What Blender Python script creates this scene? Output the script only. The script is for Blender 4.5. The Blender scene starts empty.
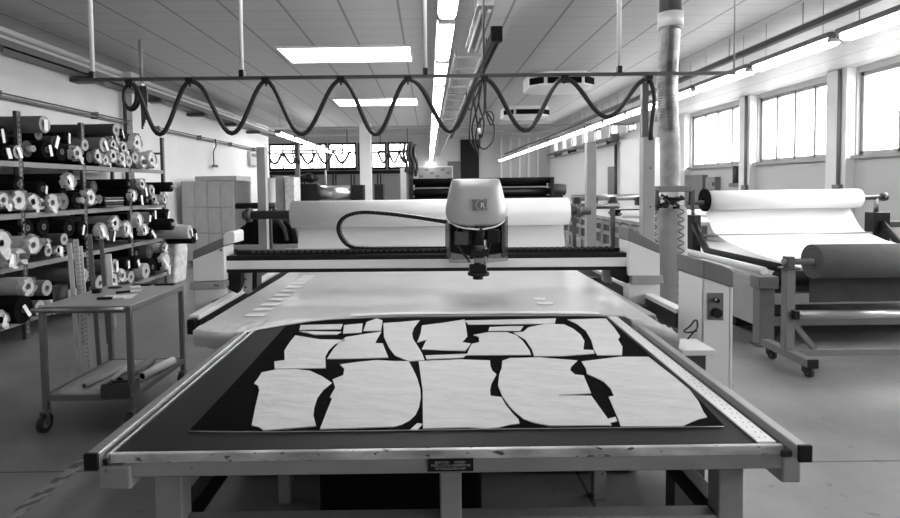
import bpy, bmesh, math, random
from mathutils import Vector, Matrix, noise
random.seed(7)
SC = bpy.context.scene
COL = SC.collection
PI = math.pi

# ------------------------------------------------------------------ camera
FPX, CH = 560.0, 1.5
VPX, VPY = 428.0, 186.5
PITCH, ROLL = math.radians(2.5), 0.013
fwd = Vector((0, math.cos(PITCH), -math.sin(PITCH)))
up0 = Vector((0, math.sin(PITCH), math.cos(PITCH)))
rt0 = Vector((1, 0, 0))
up = up0 * math.cos(ROLL) + rt0 * math.sin(ROLL)
rt = rt0 * math.cos(ROLL) - up0 * math.sin(ROLL)
_d = Vector((0, 1, 0))
_cx, _cy, _cz = _d.dot(rt), _d.dot(up), _d.dot(fwd)
PCX = VPX - FPX * _cx / _cz
PCY = VPY + FPX * _cy / _cz
cam = bpy.data.cameras.new('camera')
cam.sensor_width = 36.0
cam.sensor_fit = 'HORIZONTAL'
cam.lens = FPX / 900.0 * 36.0
cam.shift_x = -(PCX - 450.0) / 900.0
cam.shift_y = (PCY - 259.0) / 900.0
cam.clip_start = 0.02
cam.clip_end = 200
camo = bpy.data.objects.new('camera', cam)
COL.objects.link(camo)
M = Matrix((( rt.x, up.x, -fwd.x, 0), (rt.y, up.y, -fwd.y, 0), (rt.z, up.z, -fwd.z, CH), (0, 0, 0, 1)))
camo.matrix_world = M
SC.camera = camo
SC.view_settings.view_transform = 'Standard'
SC.view_settings.look = 'None'
SC.view_settings.gamma = 1.0
SC.view_settings.exposure = 1.35
SC.view_settings.use_curve_mapping = False

def ray(px, py):
    return (rt * ((px - PCX) / FPX) - up * ((py - PCY) / FPX) + fwd)
def PY(px, py, Y):                       # point of a sight line at depth Y
    d = ray(px, py); t = Y / d.y
    return Vector((d.x * t, Y, CH + d.z * t))
def PZ(px, py, z):                       # point of a sight line at height z
    d = ray(px, py); t = (z - CH) / d.z
    return Vector((d.x * t, d.y * t, z))
def PX(px, py, X):
    d = ray(px, py); t = X / d.x
    return Vector((X, d.y * t, CH + d.z * t))

# ------------------------------------------------------------------ materials
def newmat(name):
    m = bpy.data.materials.new(name); m.use_nodes = True
    nt = m.node_tree
    return m, nt, nt.nodes['Principled BSDF']
def mat(name, v, rough=0.5, metal=0.0, var=0.0, scale=8.0, bump=0.0, bscale=40.0, spec=0.5, dark=None, dthr=0.6, coat=0.0, stretch=None):
    m, nt, b = newmat(name)
    N, L = nt.nodes, nt.links
    b.inputs['Roughness'].default_value = rough
    b.inputs['Metallic'].default_value = metal
    b.inputs['Specular IOR Level'].default_value = spec
    b.inputs['Coat Weight'].default_value = coat
    b.inputs['Base Color'].default_value = (v, v, v, 1)
    co = N.new('ShaderNodeTexCoord')
    src = co.outputs['Object']
    if stretch:
        mp = N.new('ShaderNodeMapping'); mp.inputs['Scale'].default_value = stretch
        L.new(src, mp.inputs['Vector']); src = mp.outputs['Vector']
    if var > 0:
        t = N.new('ShaderNodeTexNoise'); t.inputs['Scale'].default_value = scale; t.inputs['Detail'].default_value = 6
        L.new(src, t.inputs['Vector'])
        r = N.new('ShaderNodeMapRange'); r.inputs['From Min'].default_value = .3; r.inputs['From Max'].default_value = .7
        r.inputs['To Min'].default_value = max(0, v * (1 - var)); r.inputs['To Max'].default_value = min(1, v * (1 + var))
        L.new(t.outputs['Fac'], r.inputs['Value'])
        out = r.outputs['Result']
        if dark is not None:
            t2 = N.new('ShaderNodeTexNoise'); t2.inputs['Scale'].default_value = scale * 4; t2.inputs['Detail'].default_value = 8
            L.new(src, t2.inputs['Vector'])
            r2 = N.new('ShaderNodeMapRange'); r2.inputs['From Min'].default_value = dthr; r2.inputs['From Max'].default_value = dthr + .04
            L.new(t2.outputs['Fac'], r2.inputs['Value'])
            mx = N.new('ShaderNodeMix'); mx.data_type = 'FLOAT'
            L.new(r2.outputs['Result'], mx.inputs[0]); L.new(out, mx.inputs[2]); mx.inputs[3].default_value = dark
            out = mx.outputs[0]
        L.new(out, b.inputs['Base Color'])
    if bump > 0:
        t = N.new('ShaderNodeTexNoise'); t.inputs['Scale'].default_value = bscale; t.inputs['Detail'].default_value = 4
        L.new(src, t.inputs['Vector'])
        bp = N.new('ShaderNodeBump'); bp.inputs['Strength'].default_value = bump; bp.inputs['Distance'].default_value = .02
        L.new(t.outputs['Fac'], bp.inputs['Height']); L.new(bp.outputs['Normal'], b.inputs['Normal'])
    return m
def emit(name, s, v=1.0):
    m, nt, b = newmat(name)
    b.inputs['Base Color'].default_value = (.9, .9, .9, 1)
    b.inputs['Emission Color'].default_value = (v, v, v, 1)
    b.inputs['Emission Strength'].default_value = s
    return m
def glassmat(name, v=.95, refl=.1, rough=.02):
    m = bpy.data.materials.new(name); m.use_nodes = True
    nt = m.node_tree; N, L = nt.nodes, nt.links
    N.clear()
    o = N.new('ShaderNodeOutputMaterial'); mx = N.new('ShaderNodeMixShader')
    t = N.new('ShaderNodeBsdfTransparent'); t.inputs['Color'].default_value = (v, v, v, 1)
    g = N.new('ShaderNodeBsdfGlossy'); g.inputs['Roughness'].default_value = rough
    mx.inputs['Fac'].default_value = refl
    L.new(t.outputs[0], mx.inputs[1]); L.new(g.outputs[0], mx.inputs[2]); L.new(mx.outputs[0], o.inputs['Surface'])
    return m

LAMP_S, PANEL_S = 10.0, 5.0
m_white = mat('white_paint', .80, .35, var=.04)
m_panel = mat('white_panel', .78, .3, var=.03, scale=3)
m_lgrey = mat('light_grey_paint', .34, .4, var=.06)
m_mgrey = mat('mid_grey_paint', .16, .42, var=.08)
m_dgrey = mat('dark_grey_paint', .05, .45, var=.1)
m_black = mat('black_plastic', .006, .45, var=.2, spec=.3)
m_matblack = mat('matt_black', .004, .8, var=.2, spec=.1)
m_alu = mat('brushed_aluminium', .62, .3, metal=.9, var=.12, scale=10, stretch=(1, 12, 12))
m_steel = mat('steel', .3, .3, metal=.9, var=.15)
m_dsteel = mat('dark_steel', .12, .35, metal=.8, var=.15)
m_tablegrey = mat('worn_grey_enamel', .29, .42, var=.12, scale=9, dark=.02, dthr=.70)
m_worn = mat('worn_alloy_edge', .52, .45, metal=.2, var=.5, scale=20, dark=.10, dthr=.62, stretch=(.35, 1, 1))
m_belt = mat('dark_rubber_belt', .012, .6, var=.15, scale=5, bump=.08, bscale=220, spec=.2)
m_underlay = mat('black_cloth', .0035, .9, var=.3, scale=6, bump=.15, bscale=30, spec=.03)
m_cloth = mat('pale_cloth', .64, .8, var=.05, scale=12, bump=.55, bscale=6, spec=.15, stretch=(1, 2.2, 1))
m_film = mat('plastic_film', .60, .30, var=.07, scale=2.2, bump=.12, bscale=7, spec=.55)
m_paper = mat('white_paper', .90, .5, var=.02)
m_sheet = mat('white_roll_sheet', .82, .45, var=.015, scale=3)
m_card = mat('cardboard', .36, .75, var=.1, scale=6)
m_core = mat('cardboard_core', .12, .7, var=.1)
m_hole = mat('hole_black', .004, .9)
m_wire = mat('black_cable', .010, .45, var=.1)
m_rackbeam = mat('rack_beam_grey', .22, .45, var=.08)
m_ducwrap = mat('duct_wrap', .32, .45, var=.35, scale=7, bump=.5, bscale=12)
m_rubber = mat('black_rubber', .02, .6)
m_ductgrey = mat('grey_duct', .12, .4, metal=.3)
m_foil = mat('foil_duct', .20, .3, metal=.7, var=.6, scale=6)
m_bag = mat('filter_bag', .36, .6, var=.08, bump=.2, bscale=14)
m_roll_dk = mat('charcoal_cloth', .04, .8, var=.1, bump=.1)
m_roll_md = mat('grey_cloth', .13, .8, var=.1, bump=.15)
m_roll_lt = mat('light_grey_cloth', .38, .8, var=.08, bump=.2)
m_roll_bk = mat('black_fabric', .0045, .85, var=.2, bump=.15, spec=.08)
m_wrap = mat('crumpled_white_paper', .62, .6, var=.22, scale=14, bump=.7, bscale=25)
m_grille = mat('grille_dark', .03, .5)
m_silver = mat('silver_cover', .46, .42, metal=.35, var=.05, scale=3)
m_smoke = glassmat('smoked_perspex', .45, .12)
m_clear = glassmat('clear_plastic', .8, .25, .08)
m_glass = glassmat('window_glass', .97, .05)
m_lamp = emit('lamp_diffuser', LAMP_S)
m_cpanel = emit('ceiling_panel_light', PANEL_S)
m_off = mat('dull_tube', .75, .3)
m_textw = mat('pale_lettering', .45, .5)

# ------------------------------------------------------------------ mesh builder
WL = {}
class MB:
    def __init__(s): s.bm = bmesh.new()
    def box(s, x0, x1, y0, y1, z0, z1):
        vs = [s.bm.verts.new((x, y, z)) for z in (z0, z1) for y in (y0, y1) for x in (x0, x1)]
        for f in ((0,2,3,1),(4,5,7,6),(0,1,5,4),(2,6,7,3),(0,4,6,2),(1,3,7,5)):
            s.bm.faces.new([vs[i] for i in f])
        return s
    def obox(s, c, size, mtx=None):
        a, b, d = size[0]/2, size[1]/2, size[2]/2
        m = mtx or Matrix.Identity(3); c = Vector(c)
        vs = [s.bm.verts.new(c + m @ Vector((x, y, z))) for z in (-d, d) for y in (-b, b) for x in (-a, a)]
        for f in ((0,2,3,1),(4,5,7,6),(0,1,5,4),(2,6,7,3),(0,4,6,2),(1,3,7,5)):
            s.bm.faces.new([vs[i] for i in f])
        return s
    def bar(s, p0, p1, w, h):
        p0, p1 = Vector(p0), Vector(p1); d = p1 - p0
        q = d.to_track_quat('Y', 'Z').to_matrix()
        return s.obox((p0 + p1)/2, (w, d.length, h), q)
    def tube(s, pts, r, n=8, closed=False, caps=True):
        pts = [Vector(p) for p in pts]; rings = []
        rs = r if isinstance(r, (list, tuple)) else [r]*len(pts)
        k = len(pts); prev = None
        for i, p in enumerate(pts):
            if closed: t = pts[(i+1) % k] - pts[i-1]
            else: t = pts[min(i+1, k-1)] - pts[max(i-1, 0)]
            if t.length < 1e-9: t = Vector((0, 0, 1))
            t.normalize()
            if prev is None:
                a = Vector((0, 0, 1)) if abs(t.z) < .9 else Vector((1, 0, 0))
                u = t.cross(a).normalized()
            else:
                u = prev - t * prev.dot(t)
                u = u.normalized() if u.length > 1e-6 else t.orthogonal().normalized()
            prev = u; v = t.cross(u)
            rings.append([s.bm.verts.new(p + (u*math.cos(2*PI*j/n) + v*math.sin(2*PI*j/n))*rs[i]) for j in range(n)])
        m = k if closed else k-1
        for i in range(m):
            a, b = rings[i], rings[(i+1) % k]
            for j in range(n):
                f = s.bm.faces.new((a[j], a[(j+1) % n], b[(j+1) % n], b[j])); f.smooth = True
        if caps and not closed:
            s.bm.faces.new(rings[0][::-1]); s.bm.faces.new(rings[-1])
        return s
    def cyl(s, p0, p1, r, n=16, r2=None): return s.tube([p0, p1], [r, r if r2 is None else r2], n)
    def ring(s, p0, p1, ro, ri, n=20):
        p0, p1 = Vector(p0), Vector(p1); t = (p1-p0).normalized(); u = t.orthogonal().normalized(); v = t.cross(u)
        R = []
        for p, r in ((p0, ro), (p1, ro), (p1, ri), (p0, ri)):
            R.append([s.bm.verts.new(p + (u*math.cos(2*PI*j/n)+v*math.sin(2*PI*j/n))*r) for j in range(n)])
        for i in range(4):
            a, b = R[i], R[(i+1) % 4]
            for j in range(n):
                f = s.bm.faces.new((a[j], a[(j+1) % n], b[(j+1) % n], b[j])); f.smooth = i in (0, 2)
        return s
    def prism(s, poly, vec):
        poly = [Vector(p) for p in poly]; vec = Vector(vec); n = len(poly)
        a = [s.bm.verts.new(p) for p in poly]; b = [s.bm.verts.new(p + vec) for p in poly]
        s.bm.faces.new(a[::-1]); s.bm.faces.new(b)
        for i in range(n): s.bm.faces.new((a[i], a[(i+1) % n], b[(i+1) % n], b[i]))
        return s
    def grid(s, rows, smooth=True):
        R = [[s.bm.verts.new(p) for p in r] for r in rows]
        for i in range(len(R)-1):
            for j in range(len(R[0])-1):
                f = s.bm.faces.new((R[i][j], R[i][j+1], R[i+1][j+1], R[i+1][j])); f.smooth = smooth
        return s
    def blob(s, c, rad, amp=.15, fr=3.0, n=2, seed=0):
        r = bmesh.ops.create_icosphere(s.bm, subdivisions=n, radius=1.0)
        c = Vector(c)
        for v in r['verts']:
            d = v.co.normalized(); k = 1 + amp*noise.noise(d*fr + Vector((seed, seed*.7, 0)))*2
            v.co = c + Vector((d.x*rad[0], d.y*rad[1], d.z*rad[2]))*k
        for f in s.bm.faces: f.smooth = True
        return s
    def text(s, txt, size, mtx, depth=.001):
        cu = bpy.data.curves.new('t', 'FONT'); cu.body = txt; cu.size = size; cu.align_x = 'CENTER'; cu.align_y = 'CENTER'; cu.extrude = depth
        cu.resolution_u = 2
        ob = bpy.data.objects.new('t', cu); COL.objects.link(ob)
        me = bpy.data.meshes.new_from_object(ob.evaluated_get(bpy.context.evaluated_depsgraph_get()))
        me.transform(mtx); s.bm.from_mesh(me)
        bpy.data.objects.remove(ob); bpy.data.curves.remove(cu); bpy.data.meshes.remove(me)
        return s
    def xf(s, m):
        bmesh.ops.transform(s.bm, matrix=m, verts=s.bm.verts); return s
    def build(s, name, m, parent=None, label=None, cat=None, group=None, kind=None, bevel=0.0, smooth=False, seg=2, fix=True):
        if fix: bmesh.ops.recalc_face_normals(s.bm, faces=s.bm.faces)
        if smooth:
            for f in s.bm.faces: f.smooth = True
        vs = s.bm.verts
        if parent is None:
            xs = [v.co.x for v in vs]; ys = [v.co.y for v in vs]; zs = [v.co.z for v in vs]
            w = Vector(((min(xs)+max(xs))/2, (min(ys)+max(ys))/2, min(zs)))
            loc = w
        else:
            pw = WL[parent.name]; w = pw; loc = Vector((0, 0, 0))
        for v in vs: v.co -= w
        me = bpy.data.meshes.new(name); s.bm.to_mesh(me); s.bm.free()
        me.materials.append(m)
        o = bpy.data.objects.new(name, me); COL.objects.link(o)
        o.location = loc
        if parent is not None: o.parent = parent
        WL[o.name] = w.copy()
        if bevel > 0:
            b = o.modifiers.new('bevel', 'BEVEL'); b.width = bevel; b.segments = seg; b.limit_method = 'ANGLE'; b.angle_limit = .6
        tag(o, label, cat, group, kind)
        return o
def tag(o, label=None, cat=None, group=None, kind=None):
    if label: o['label'] = label
    if cat: o['category'] = cat
    if group: o['group'] = group
    if kind: o['kind'] = kind
    return o
def thing(name, label, cat, loc, group=None):
    o = bpy.data.objects.new(name, None); COL.objects.link(o); o.location = loc; o.empty_display_size = .1
    WL[o.name] = Vector(loc)
    return tag(o, label, cat, group)
def struct(mb, name, m, parent=None, bevel=0, smooth=False):
    return mb.build(name, m, parent, kind='structure', bevel=bevel, smooth=smooth)
def copy_tree(o, loc=None, label=None, parent=None):
    c = o.copy(); COL.objects.link(c)
    if parent is not None: c.parent = parent
    if loc is not None: c.location = loc
    if label: c['label'] = label
    WL[c.name] = Vector(c.location) if parent is None else WL[parent.name]
    for ch in [k for k in bpy.data.objects if k.parent == o]:
        copy_tree(ch, parent=c)
    return c
ORD = ('first second third fourth fifth sixth seventh eighth ninth tenth eleventh twelfth thirteenth fourteenth fifteenth sixteenth seventeenth '
       'eighteenth nineteenth twentieth twenty-first twenty-second twenty-third twenty-fourth twenty-fifth twenty-sixth twenty-seventh twenty-eighth '
       'twenty-ninth thirtieth thirty-first thirty-second thirty-third thirty-fourth thirty-fifth thirty-sixth thirty-seventh thirty-eighth thirty-ninth fortieth').split()
def ordn(i): return ORD[i]
def spline(pts, k=6, closed=False):
    pts = [Vector(p) for p in pts]; n = len(pts); out = []
    rng = range(n) if closed else range(n-1)
    for i in rng:
        if closed: a, b, c, d = pts[i-1], pts[i], pts[(i+1) % n], pts[(i+2) % n]
        else: a, b, c, d = pts[max(i-1, 0)], pts[i], pts[i+1], pts[min(i+2, n-1)]
        for j in range(k):
            t = j/k
            out.append(.5*((2*b) + (c-a)*t + (2*a-5*b+4*c-d)*t*t + (3*b-3*c+d-a)*t**3))
    if not closed: out.append(pts[-1])
    return out

# ------------------------------------------------------------------ the setting
CZ = 3.45            # tile ceiling
WLX, WRX = -5.0, 7.4
YB, YT, YF = -4.0, 18.0, 34.0
FZ = 4.9
def floor_mat():
    m, nt, b = newmat('polished_concrete'); N, L = nt.nodes, nt.links
    co = N.new('ShaderNodeTexCoord')
    n1 = N.new('ShaderNodeTexNoise'); n1.inputs['Scale'].default_value = 1.1; n1.inputs['Detail'].default_value = 8; n1.inputs['Roughness'].default_value = .65
    n2 = N.new('ShaderNodeTexNoise'); n2.inputs['Scale'].default_value = 14; n2.inputs['Detail'].default_value = 6
    L.new(co.outputs['Object'], n1.inputs['Vector']); L.new(co.outputs['Object'], n2.inputs['Vector'])
    r1 = N.new('ShaderNodeMapRange'); r1.inputs['From Min'].default_value = .3; r1.inputs['From Max'].default_value = .7; r1.inputs['To Min'].default_value = .13; r1.inputs['To Max'].default_value = .26
    L.new(n1.outputs['Fac'], r1.inputs['Value'])
    r2 = N.new('ShaderNodeMapRange'); r2.inputs['From Min'].default_value = .66; r2.inputs['From Max'].default_value = .74; r2.inputs['To Min'].default_value = 1; r2.inputs['To Max'].default_value = .55
    L.new(n2.outputs['Fac'], r2.inputs['Value'])
    mu = N.new('ShaderNodeMath'); mu.operation = 'MULTIPLY'; L.new(r1.outputs[0], mu.inputs[0]); L.new(r2.outputs[0], mu.inputs[1])
    sx = N.new('ShaderNodeSeparateXYZ'); L.new(co.outputs['Object'], sx.inputs[0])
    out = mu.outputs[0]
    for ax, per, off in (('Y', 4.0, .07), ('X', 5.0, 2.1)):
        ad = N.new('ShaderNodeMath'); ad.operation = 'ADD'; ad.inputs[1].default_value = off + 40; L.new(sx.outputs[ax], ad.inputs[0])
        md = N.new('ShaderNodeMath'); md.operation = 'MODULO'; md.inputs[1].default_value = per; L.new(ad.outputs[0], md.inputs[0])
        gt = N.new('ShaderNodeMath'); gt.operation = 'GREATER_THAN'; gt.inputs[1].default_value = .014; L.new(md.outputs[0], gt.inputs[0])
        mr = N.new('ShaderNodeMapRange'); mr.inputs['To Min'].default_value = .3; mr.inputs['To Max'].default_value = 1; L.new(gt.outputs[0], mr.inputs['Value'])
        m2 = N.new('ShaderNodeMath'); m2.operation = 'MULTIPLY'; L.new(out, m2.inputs[0]); L.new(mr.outputs[0], m2.inputs[1]); out = m2.outputs[0]
    L.new(out, b.inputs['Base Color'])
    b.inputs['Roughness'].default_value = .34
    b.inputs['Specular IOR Level'].default_value = .45
    rr = N.new('ShaderNodeMapRange'); rr.inputs['To Min'].default_value = .26; rr.inputs['To Max'].default_value = .46
    L.new(n1.outputs['Fac'], rr.inputs['Value']); L.new(rr.outputs[0], b.inputs['Roughness'])
    return m
def ceil_mat():
    m, nt, b = newmat('metal_ceiling_tiles'); N, L = nt.nodes, nt.links
    co = N.new('ShaderNodeTexCoord'); sx = N.new('ShaderNodeSeparateXYZ'); L.new(co.outputs['Object'], sx.inputs[0])
    out = None
    for ax, per, off, wd, dk in (('X', .62, 40.0, .028, .42), ('Y', .36, 40.0, .013, .62)):
        ad = N.new('ShaderNodeMath'); ad.operation = 'ADD'; ad.inputs[1].default_value = off; L.new(sx.outputs[ax], ad.inputs[0])
        md = N.new('ShaderNodeMath'); md.operation = 'MODULO'; md.inputs[1].default_value = per; L.new(ad.outputs[0], md.inputs[0])
        gt = N.new('ShaderNodeMath'); gt.operation = 'GREATER_THAN'; gt.inputs[1].default_value = wd; L.new(md.outputs[0], gt.inputs[0])
        mr = N.new('ShaderNodeMapRange'); mr.inputs['To Min'].default_value = dk; mr.inputs['To Max'].default_value = 1; L.new(gt.outputs[0], mr.inputs['Value'])
        if out is None: out = mr.outputs[0]
        else:
            mm = N.new('ShaderNodeMath'); mm.operation = 'MULTIPLY'; L.new(out, mm.inputs[0]); L.new(mr.outputs[0], mm.inputs[1]); out = mm.outputs[0]
    mm = N.new('ShaderNodeMath'); mm.operation = 'MULTIPLY'; mm.inputs[1].default_value = .50; L.new(out, mm.inputs[0])
    L.new(mm.outputs[0], b.inputs['Base Color']); b.inputs['Roughness'].default_value = .45
    return m
m_floor = floor_mat(); m_ceil = ceil_mat()
m_wall = mat('wall_paint', .74, .55, var=.04, scale=1.5)
m_wallg = mat('lower_wall_paint', .50, .55, var=.03, scale=1.5)
m_wallf = mat('white_wall_paint', .82, .5)
m_fceil = mat('hall_roof', .30, .6, var=.05)

struct(MB().box(-12, WRX+.3, YB, YF, -.12, 0), 'floor', m_floor)
struct(MB().box(WLX-.2, WRX+.3, YB, YT, CZ, CZ+.1), 'ceiling', m_ceil)
struct(MB().box(-12, WRX+.3, YT+.1, YF, FZ, FZ+.1), 'ceiling_far', m_fceil)
struct(MB().box(WLX-.25, WLX, YB, 17.5, 0, CZ), 'wall_left', m_wall)
w = MB(); w.box(-12, WLX, 17.5, 17.7, 0, FZ); w.box(WLX, WRX+.3, YT, YT+.15, CZ+.1, FZ)
struct(w, 'wall_bulkhead', m_wall)
struct(MB().box(-12.2, -12, 17.5, YF, 0, FZ), 'wall_far_left', m_wall)
struct(MB().box(WLX-.2, WRX+.3, YB-.2, YB, 0, CZ+.1), 'wall_back', m_wall)
# window-side wall with strip windows under the ceiling
SILL, WTOP = 1.94, 3.36
bays = [(-3.6, -1.2), (-.75, 1.65), (2.1, 4.15), (4.6, 6.75), (7.25, 9.7), (10.25, 12.6), (13.1, 15.8)]
fbays = [(20.0, 20.9), (22.0, 22.9), (24.0, 24.9), (26.0, 26.9), (28.0, 28.9), (30.0, 30.9), (32.0, 32.9)]
w = MB()
w.box(WRX, WRX+.25, YB, YT+.1, 0, SILL); w.box(WRX, WRX+.25, YB, YT+.1, WTOP, CZ+.1)
e = YB
for a, b in bays:
    w.box(WRX, WRX+.25, e, a, SILL, WTOP); e = b
w.box(WRX, WRX+.25, e, YT+.1, SILL, WTOP)
struct(w, 'wall_right', m_wallg); w = MB()
w.box(WRX, WRX+.25, YT+.1, YF, 0, 3.4); w.box(WRX, WRX+.25, YT+.1, YF, 4.3, FZ)
e = YT+.1
for a, b in fbays:
    w.box(WRX, WRX+.25, e, a, 3.4, 4.3); e = b
w.box(WRX, WRX+.25, e, YF, 3.4, 4.3)
struct(w, 'wall_right_far', m_wallf)
m_wframe = mat('window_frame_paint', .30, .4)
def window(i, a, b, z0, z1, n):
    f = MB(); t = .07; x0, x1 = WRX+.06, WRX+.13
    f.box(x0, x1, a, b, z0, z0+t); f.box(x0, x1, a, b, z1-t, z1)
    f.box(x0, x1, a, a+t, z0, z1); f.box(x0, x1, b-t, b, z0, z1)
    for k in range(1, n):
        y = a + (b-a)*k/n; f.box(x0, x1, y-.03, y+.03, z0, z1)
    o = struct(f, 'window_%d' % i, m_wframe)
    g = MB().box(WRX+.09, WRX+.10, a+.02, b-.02, z0+.02, z1-.02)
    g.build('glass', m_glass, o, fix=True)
k = 1
for a, b in bays: window(k, a, b, SILL, WTOP, 4 if k > 5 else 3); k += 1
for a, b in fbays: window(k, a, b, 3.4, 4.3, 2); k += 1
# wall pilasters, sill ledge
for i, (a, b) in enumerate([(6.78, 7.22), (9.73, 10.22), (12.63, 13.07), (4.18, 4.57), (15.85, 16.2)]):
    struct(MB().box(WRX-.16, WRX, a, b, 0, CZ), 'trim_%d' % (i+1), m_wall)
struct(MB().box(WRX-.10, WRX, 4.6, 6.75, SILL-.06, SILL).box(WRX-.10, WRX, 7.25, 9.7, SILL-.06, SILL).box(WRX-.10, WRX, 10.25, 12.6, SILL-.06, SILL).box(WRX-.10, WRX, 13.1, 15.8, SILL-.06, SILL), 'trim_6', m_wframe)
struct(MB().box(WLX, WLX+.14, 9.3, 9.9, 0, CZ), 'trim_7', m_wall)      # pilaster behind the rack
# far wall, windows over a dark band, doors below
w = MB()
wins = [(-9.6, -7.9), (-7.8, -6.1), (-6.0, -4.3), (-4.2, -2.5), (-2.4, -.9)]
w.box(-12, WRX+.3, YF, YF+.2, 0, 2.55); w.box(-12, WRX+.3, YF, YF+.2, 4.2, FZ); w.box(-12, -9.6, YF, YF+.2, 2.55, 4.2); w.box(-.9, WRX+.3, YF, YF+.2, 2.55, 4.2)
e = -9.6
for a, b in wins: w.box(e, a, YF, YF+.2, 2.55, 4.2); e = b
struct(w, 'wall_far', mat('far_wall_paint', .58, .6, var=.06))
k = 15
for a, b in wins:
    f = MB()
    f.box(a, b, YF-.05, YF+.1, 2.55, 2.72); f.box(a, b, YF-.05, YF+.1, 4.08, 4.2); f.box(a, a+.1, YF-.05, YF+.1, 2.55, 4.2); f.box(b-.1, b, YF-.05, YF+.1, 2.55, 4.2); f.box(a, b, YF-.02, YF+.08, 3.55, 3.65); f.box((a+b)/2-.04, (a+b)/2+.04, YF-.02, YF+.08, 2.6, 4.15)
    o = struct(f, 'window_%d' % k, m_black)
    MB().box(a+.05, b-.05, YF+.02, YF+.03, 2.6, 4.15).build('glass', m_glass, o); k += 1
struct(MB().box(-9.9, -.6, YF-.12, YF, 2.3, 2.52), 'trim_8', m_black)
m_dpanel = mat('door_panel_grey', .30, .5)
dk = 1
for a, b in [(-9.5, -7.6), (-7.5, -5.7), (-5.6, -4.6), (-4.5, -3.0), (-2.9, -1.1)]:
    o = struct(MB().box(a, b, YF-.06, YF, 0, 2.28), 'door_%d' % dk, m_dpanel)
    MB().box(a, a+.07, YF-.1, YF-.06, 0, 2.28).box(b-.07, b, YF-.1, YF-.06, 0, 2.28).build('door_frame', m_black, o); dk += 1
o = struct(MB().box(2.0, 3.1, YF-.08, YF, 0, 4.3), 'door_%d' % dk, m_black); dk += 1
MB().box(1.2, 2.0, YF-.06, YF, 0, 3.0).build('door_leaf', m_mgrey, o, label='grey door leaf', bevel=.01)
for i in range(5):
    struct(MB().box(4.4+i*.55, 4.5+i*.55, YF-.15, YF, 0, 4.4), 'trim_%d' % (9+i), m_white)
# narrow doors far along the window-side wall
for a, b in ((19.2, 20.0), (22.0, 22.9), (25.3, 26.2)):
    o = struct(MB().box(WRX-.06, WRX, a, b, 0, 2.2), 'door_%d' % dk, m_mgrey)
    MB().box(WRX-.10, WRX-.06, a+.1, a+.2, 1.0, 1.06).build('door_handle', m_dsteel, o); dk += 1
# white wall block projecting from the window-side wall beyond the strip windows
struct(MB().box(6.2, WRX, 16.4, 18.0, 0, 2.85), 'wall_block', m_wall)
struct(MB().box(-12, WRX, 20.0, 20.25, 3.6, 3.9).box(-12, WRX, 24.0, 24.25, 3.8, 4.1).box(-12, WRX, 29.0, 29.25, 4.2, 4.5), 'beam', mat('roof_beam_paint', .35, .5))
struct(MB().box(-2.07, -1.73, 17.1, 17.44, 0, CZ), 'column', m_wall, bevel=.01)
# worn hazard stripe painted on the floor
def stripe_mat():
    m, nt, b = newmat('worn_floor_stripe'); N, L = nt.nodes, nt.links
    co = N.new('ShaderNodeTexCoord'); mp = N.new('ShaderNodeMapping'); mp.inputs['Rotation'].default_value = (0, 0, .9)
    wv = N.new('ShaderNodeTexWave'); wv.inputs['Scale'].default_value = 3.2; wv.inputs['Distortion'].default_value = 5.0; wv.inputs['Detail Scale'].default_value = 3
    L.new(co.outputs['Object'], mp.inputs['Vector']); L.new(mp.outputs[0], wv.inputs['Vector'])
    nz = N.new('ShaderNodeTexNoise'); nz.inputs['Scale'].default_value = 22; L.new(co.outputs['Object'], nz.inputs['Vector'])
    g = N.new('ShaderNodeMath'); g.operation = 'MULTIPLY'; L.new(wv.outputs['Fac'], g.inputs[0]); L.new(nz.outputs['Fac'], g.inputs[1])
    r = N.new('ShaderNodeMapRange'); r.inputs['From Min'].default_value = .15; r.inputs['From Max'].default_value = .4; r.inputs['To Min'].default_value = .10; r.inputs['To Max'].default_value = .30
    L.new(g.outputs[0], r.inputs['Value']); L.new(r.outputs[0], b.inputs['Base Color']); b.inputs['Roughness'].default_value = .5
    return m
struct(MB().box(-1.97, -1.905, 1.5, 6.0, 0, .0015), 'floor_marking', stripe_mat())

# ------------------------------------------------------------------ light
wd = bpy.data.worlds.new('world'); SC.world = wd; wd.use_nodes = True
WORLD_S = 7.0
wd.node_tree.nodes['Background'].inputs['Color'].default_value = (1, 1, 1, 1)
_N, _L = wd.node_tree.nodes, wd.node_tree.links
_N['Background'].inputs['Strength'].default_value = WORLD_S
_tc = _N.new('ShaderNodeTexCoord'); _sx = _N.new('ShaderNodeSeparateXYZ'); _mr = _N.new('ShaderNodeMapRange')
_mr.inputs['From Min'].default_value = -.06; _mr.inputs['From Max'].default_value = .06; _mr.inputs['To Min'].default_value = .35; _mr.inputs['To Max'].default_value = 1.0
_L.new(_tc.outputs['Generated'], _sx.inputs[0]); _L.new(_sx.outputs['Z'], _mr.inputs['Value']); _L.new(_mr.outputs[0], _N['Background'].inputs['Color'])
def portal(x, y0, y1, z0, z1):
    l = bpy.data.lights.new('window_portal', 'AREA'); l.shape = 'RECTANGLE'; l.size = y1-y0; l.size_y = z1-z0; l.cycles.is_portal = True
    o = bpy.data.objects.new('window_portal', l); COL.objects.link(o); o.location = (x, (y0+y1)/2, (z0+z1)/2)
    o.rotation_euler = (0, PI/2, 0); l.size = z1-z0; l.size_y = y1-y0
for a, b in bays: portal(WRX+.28, a, b, SILL, WTOP)
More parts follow.
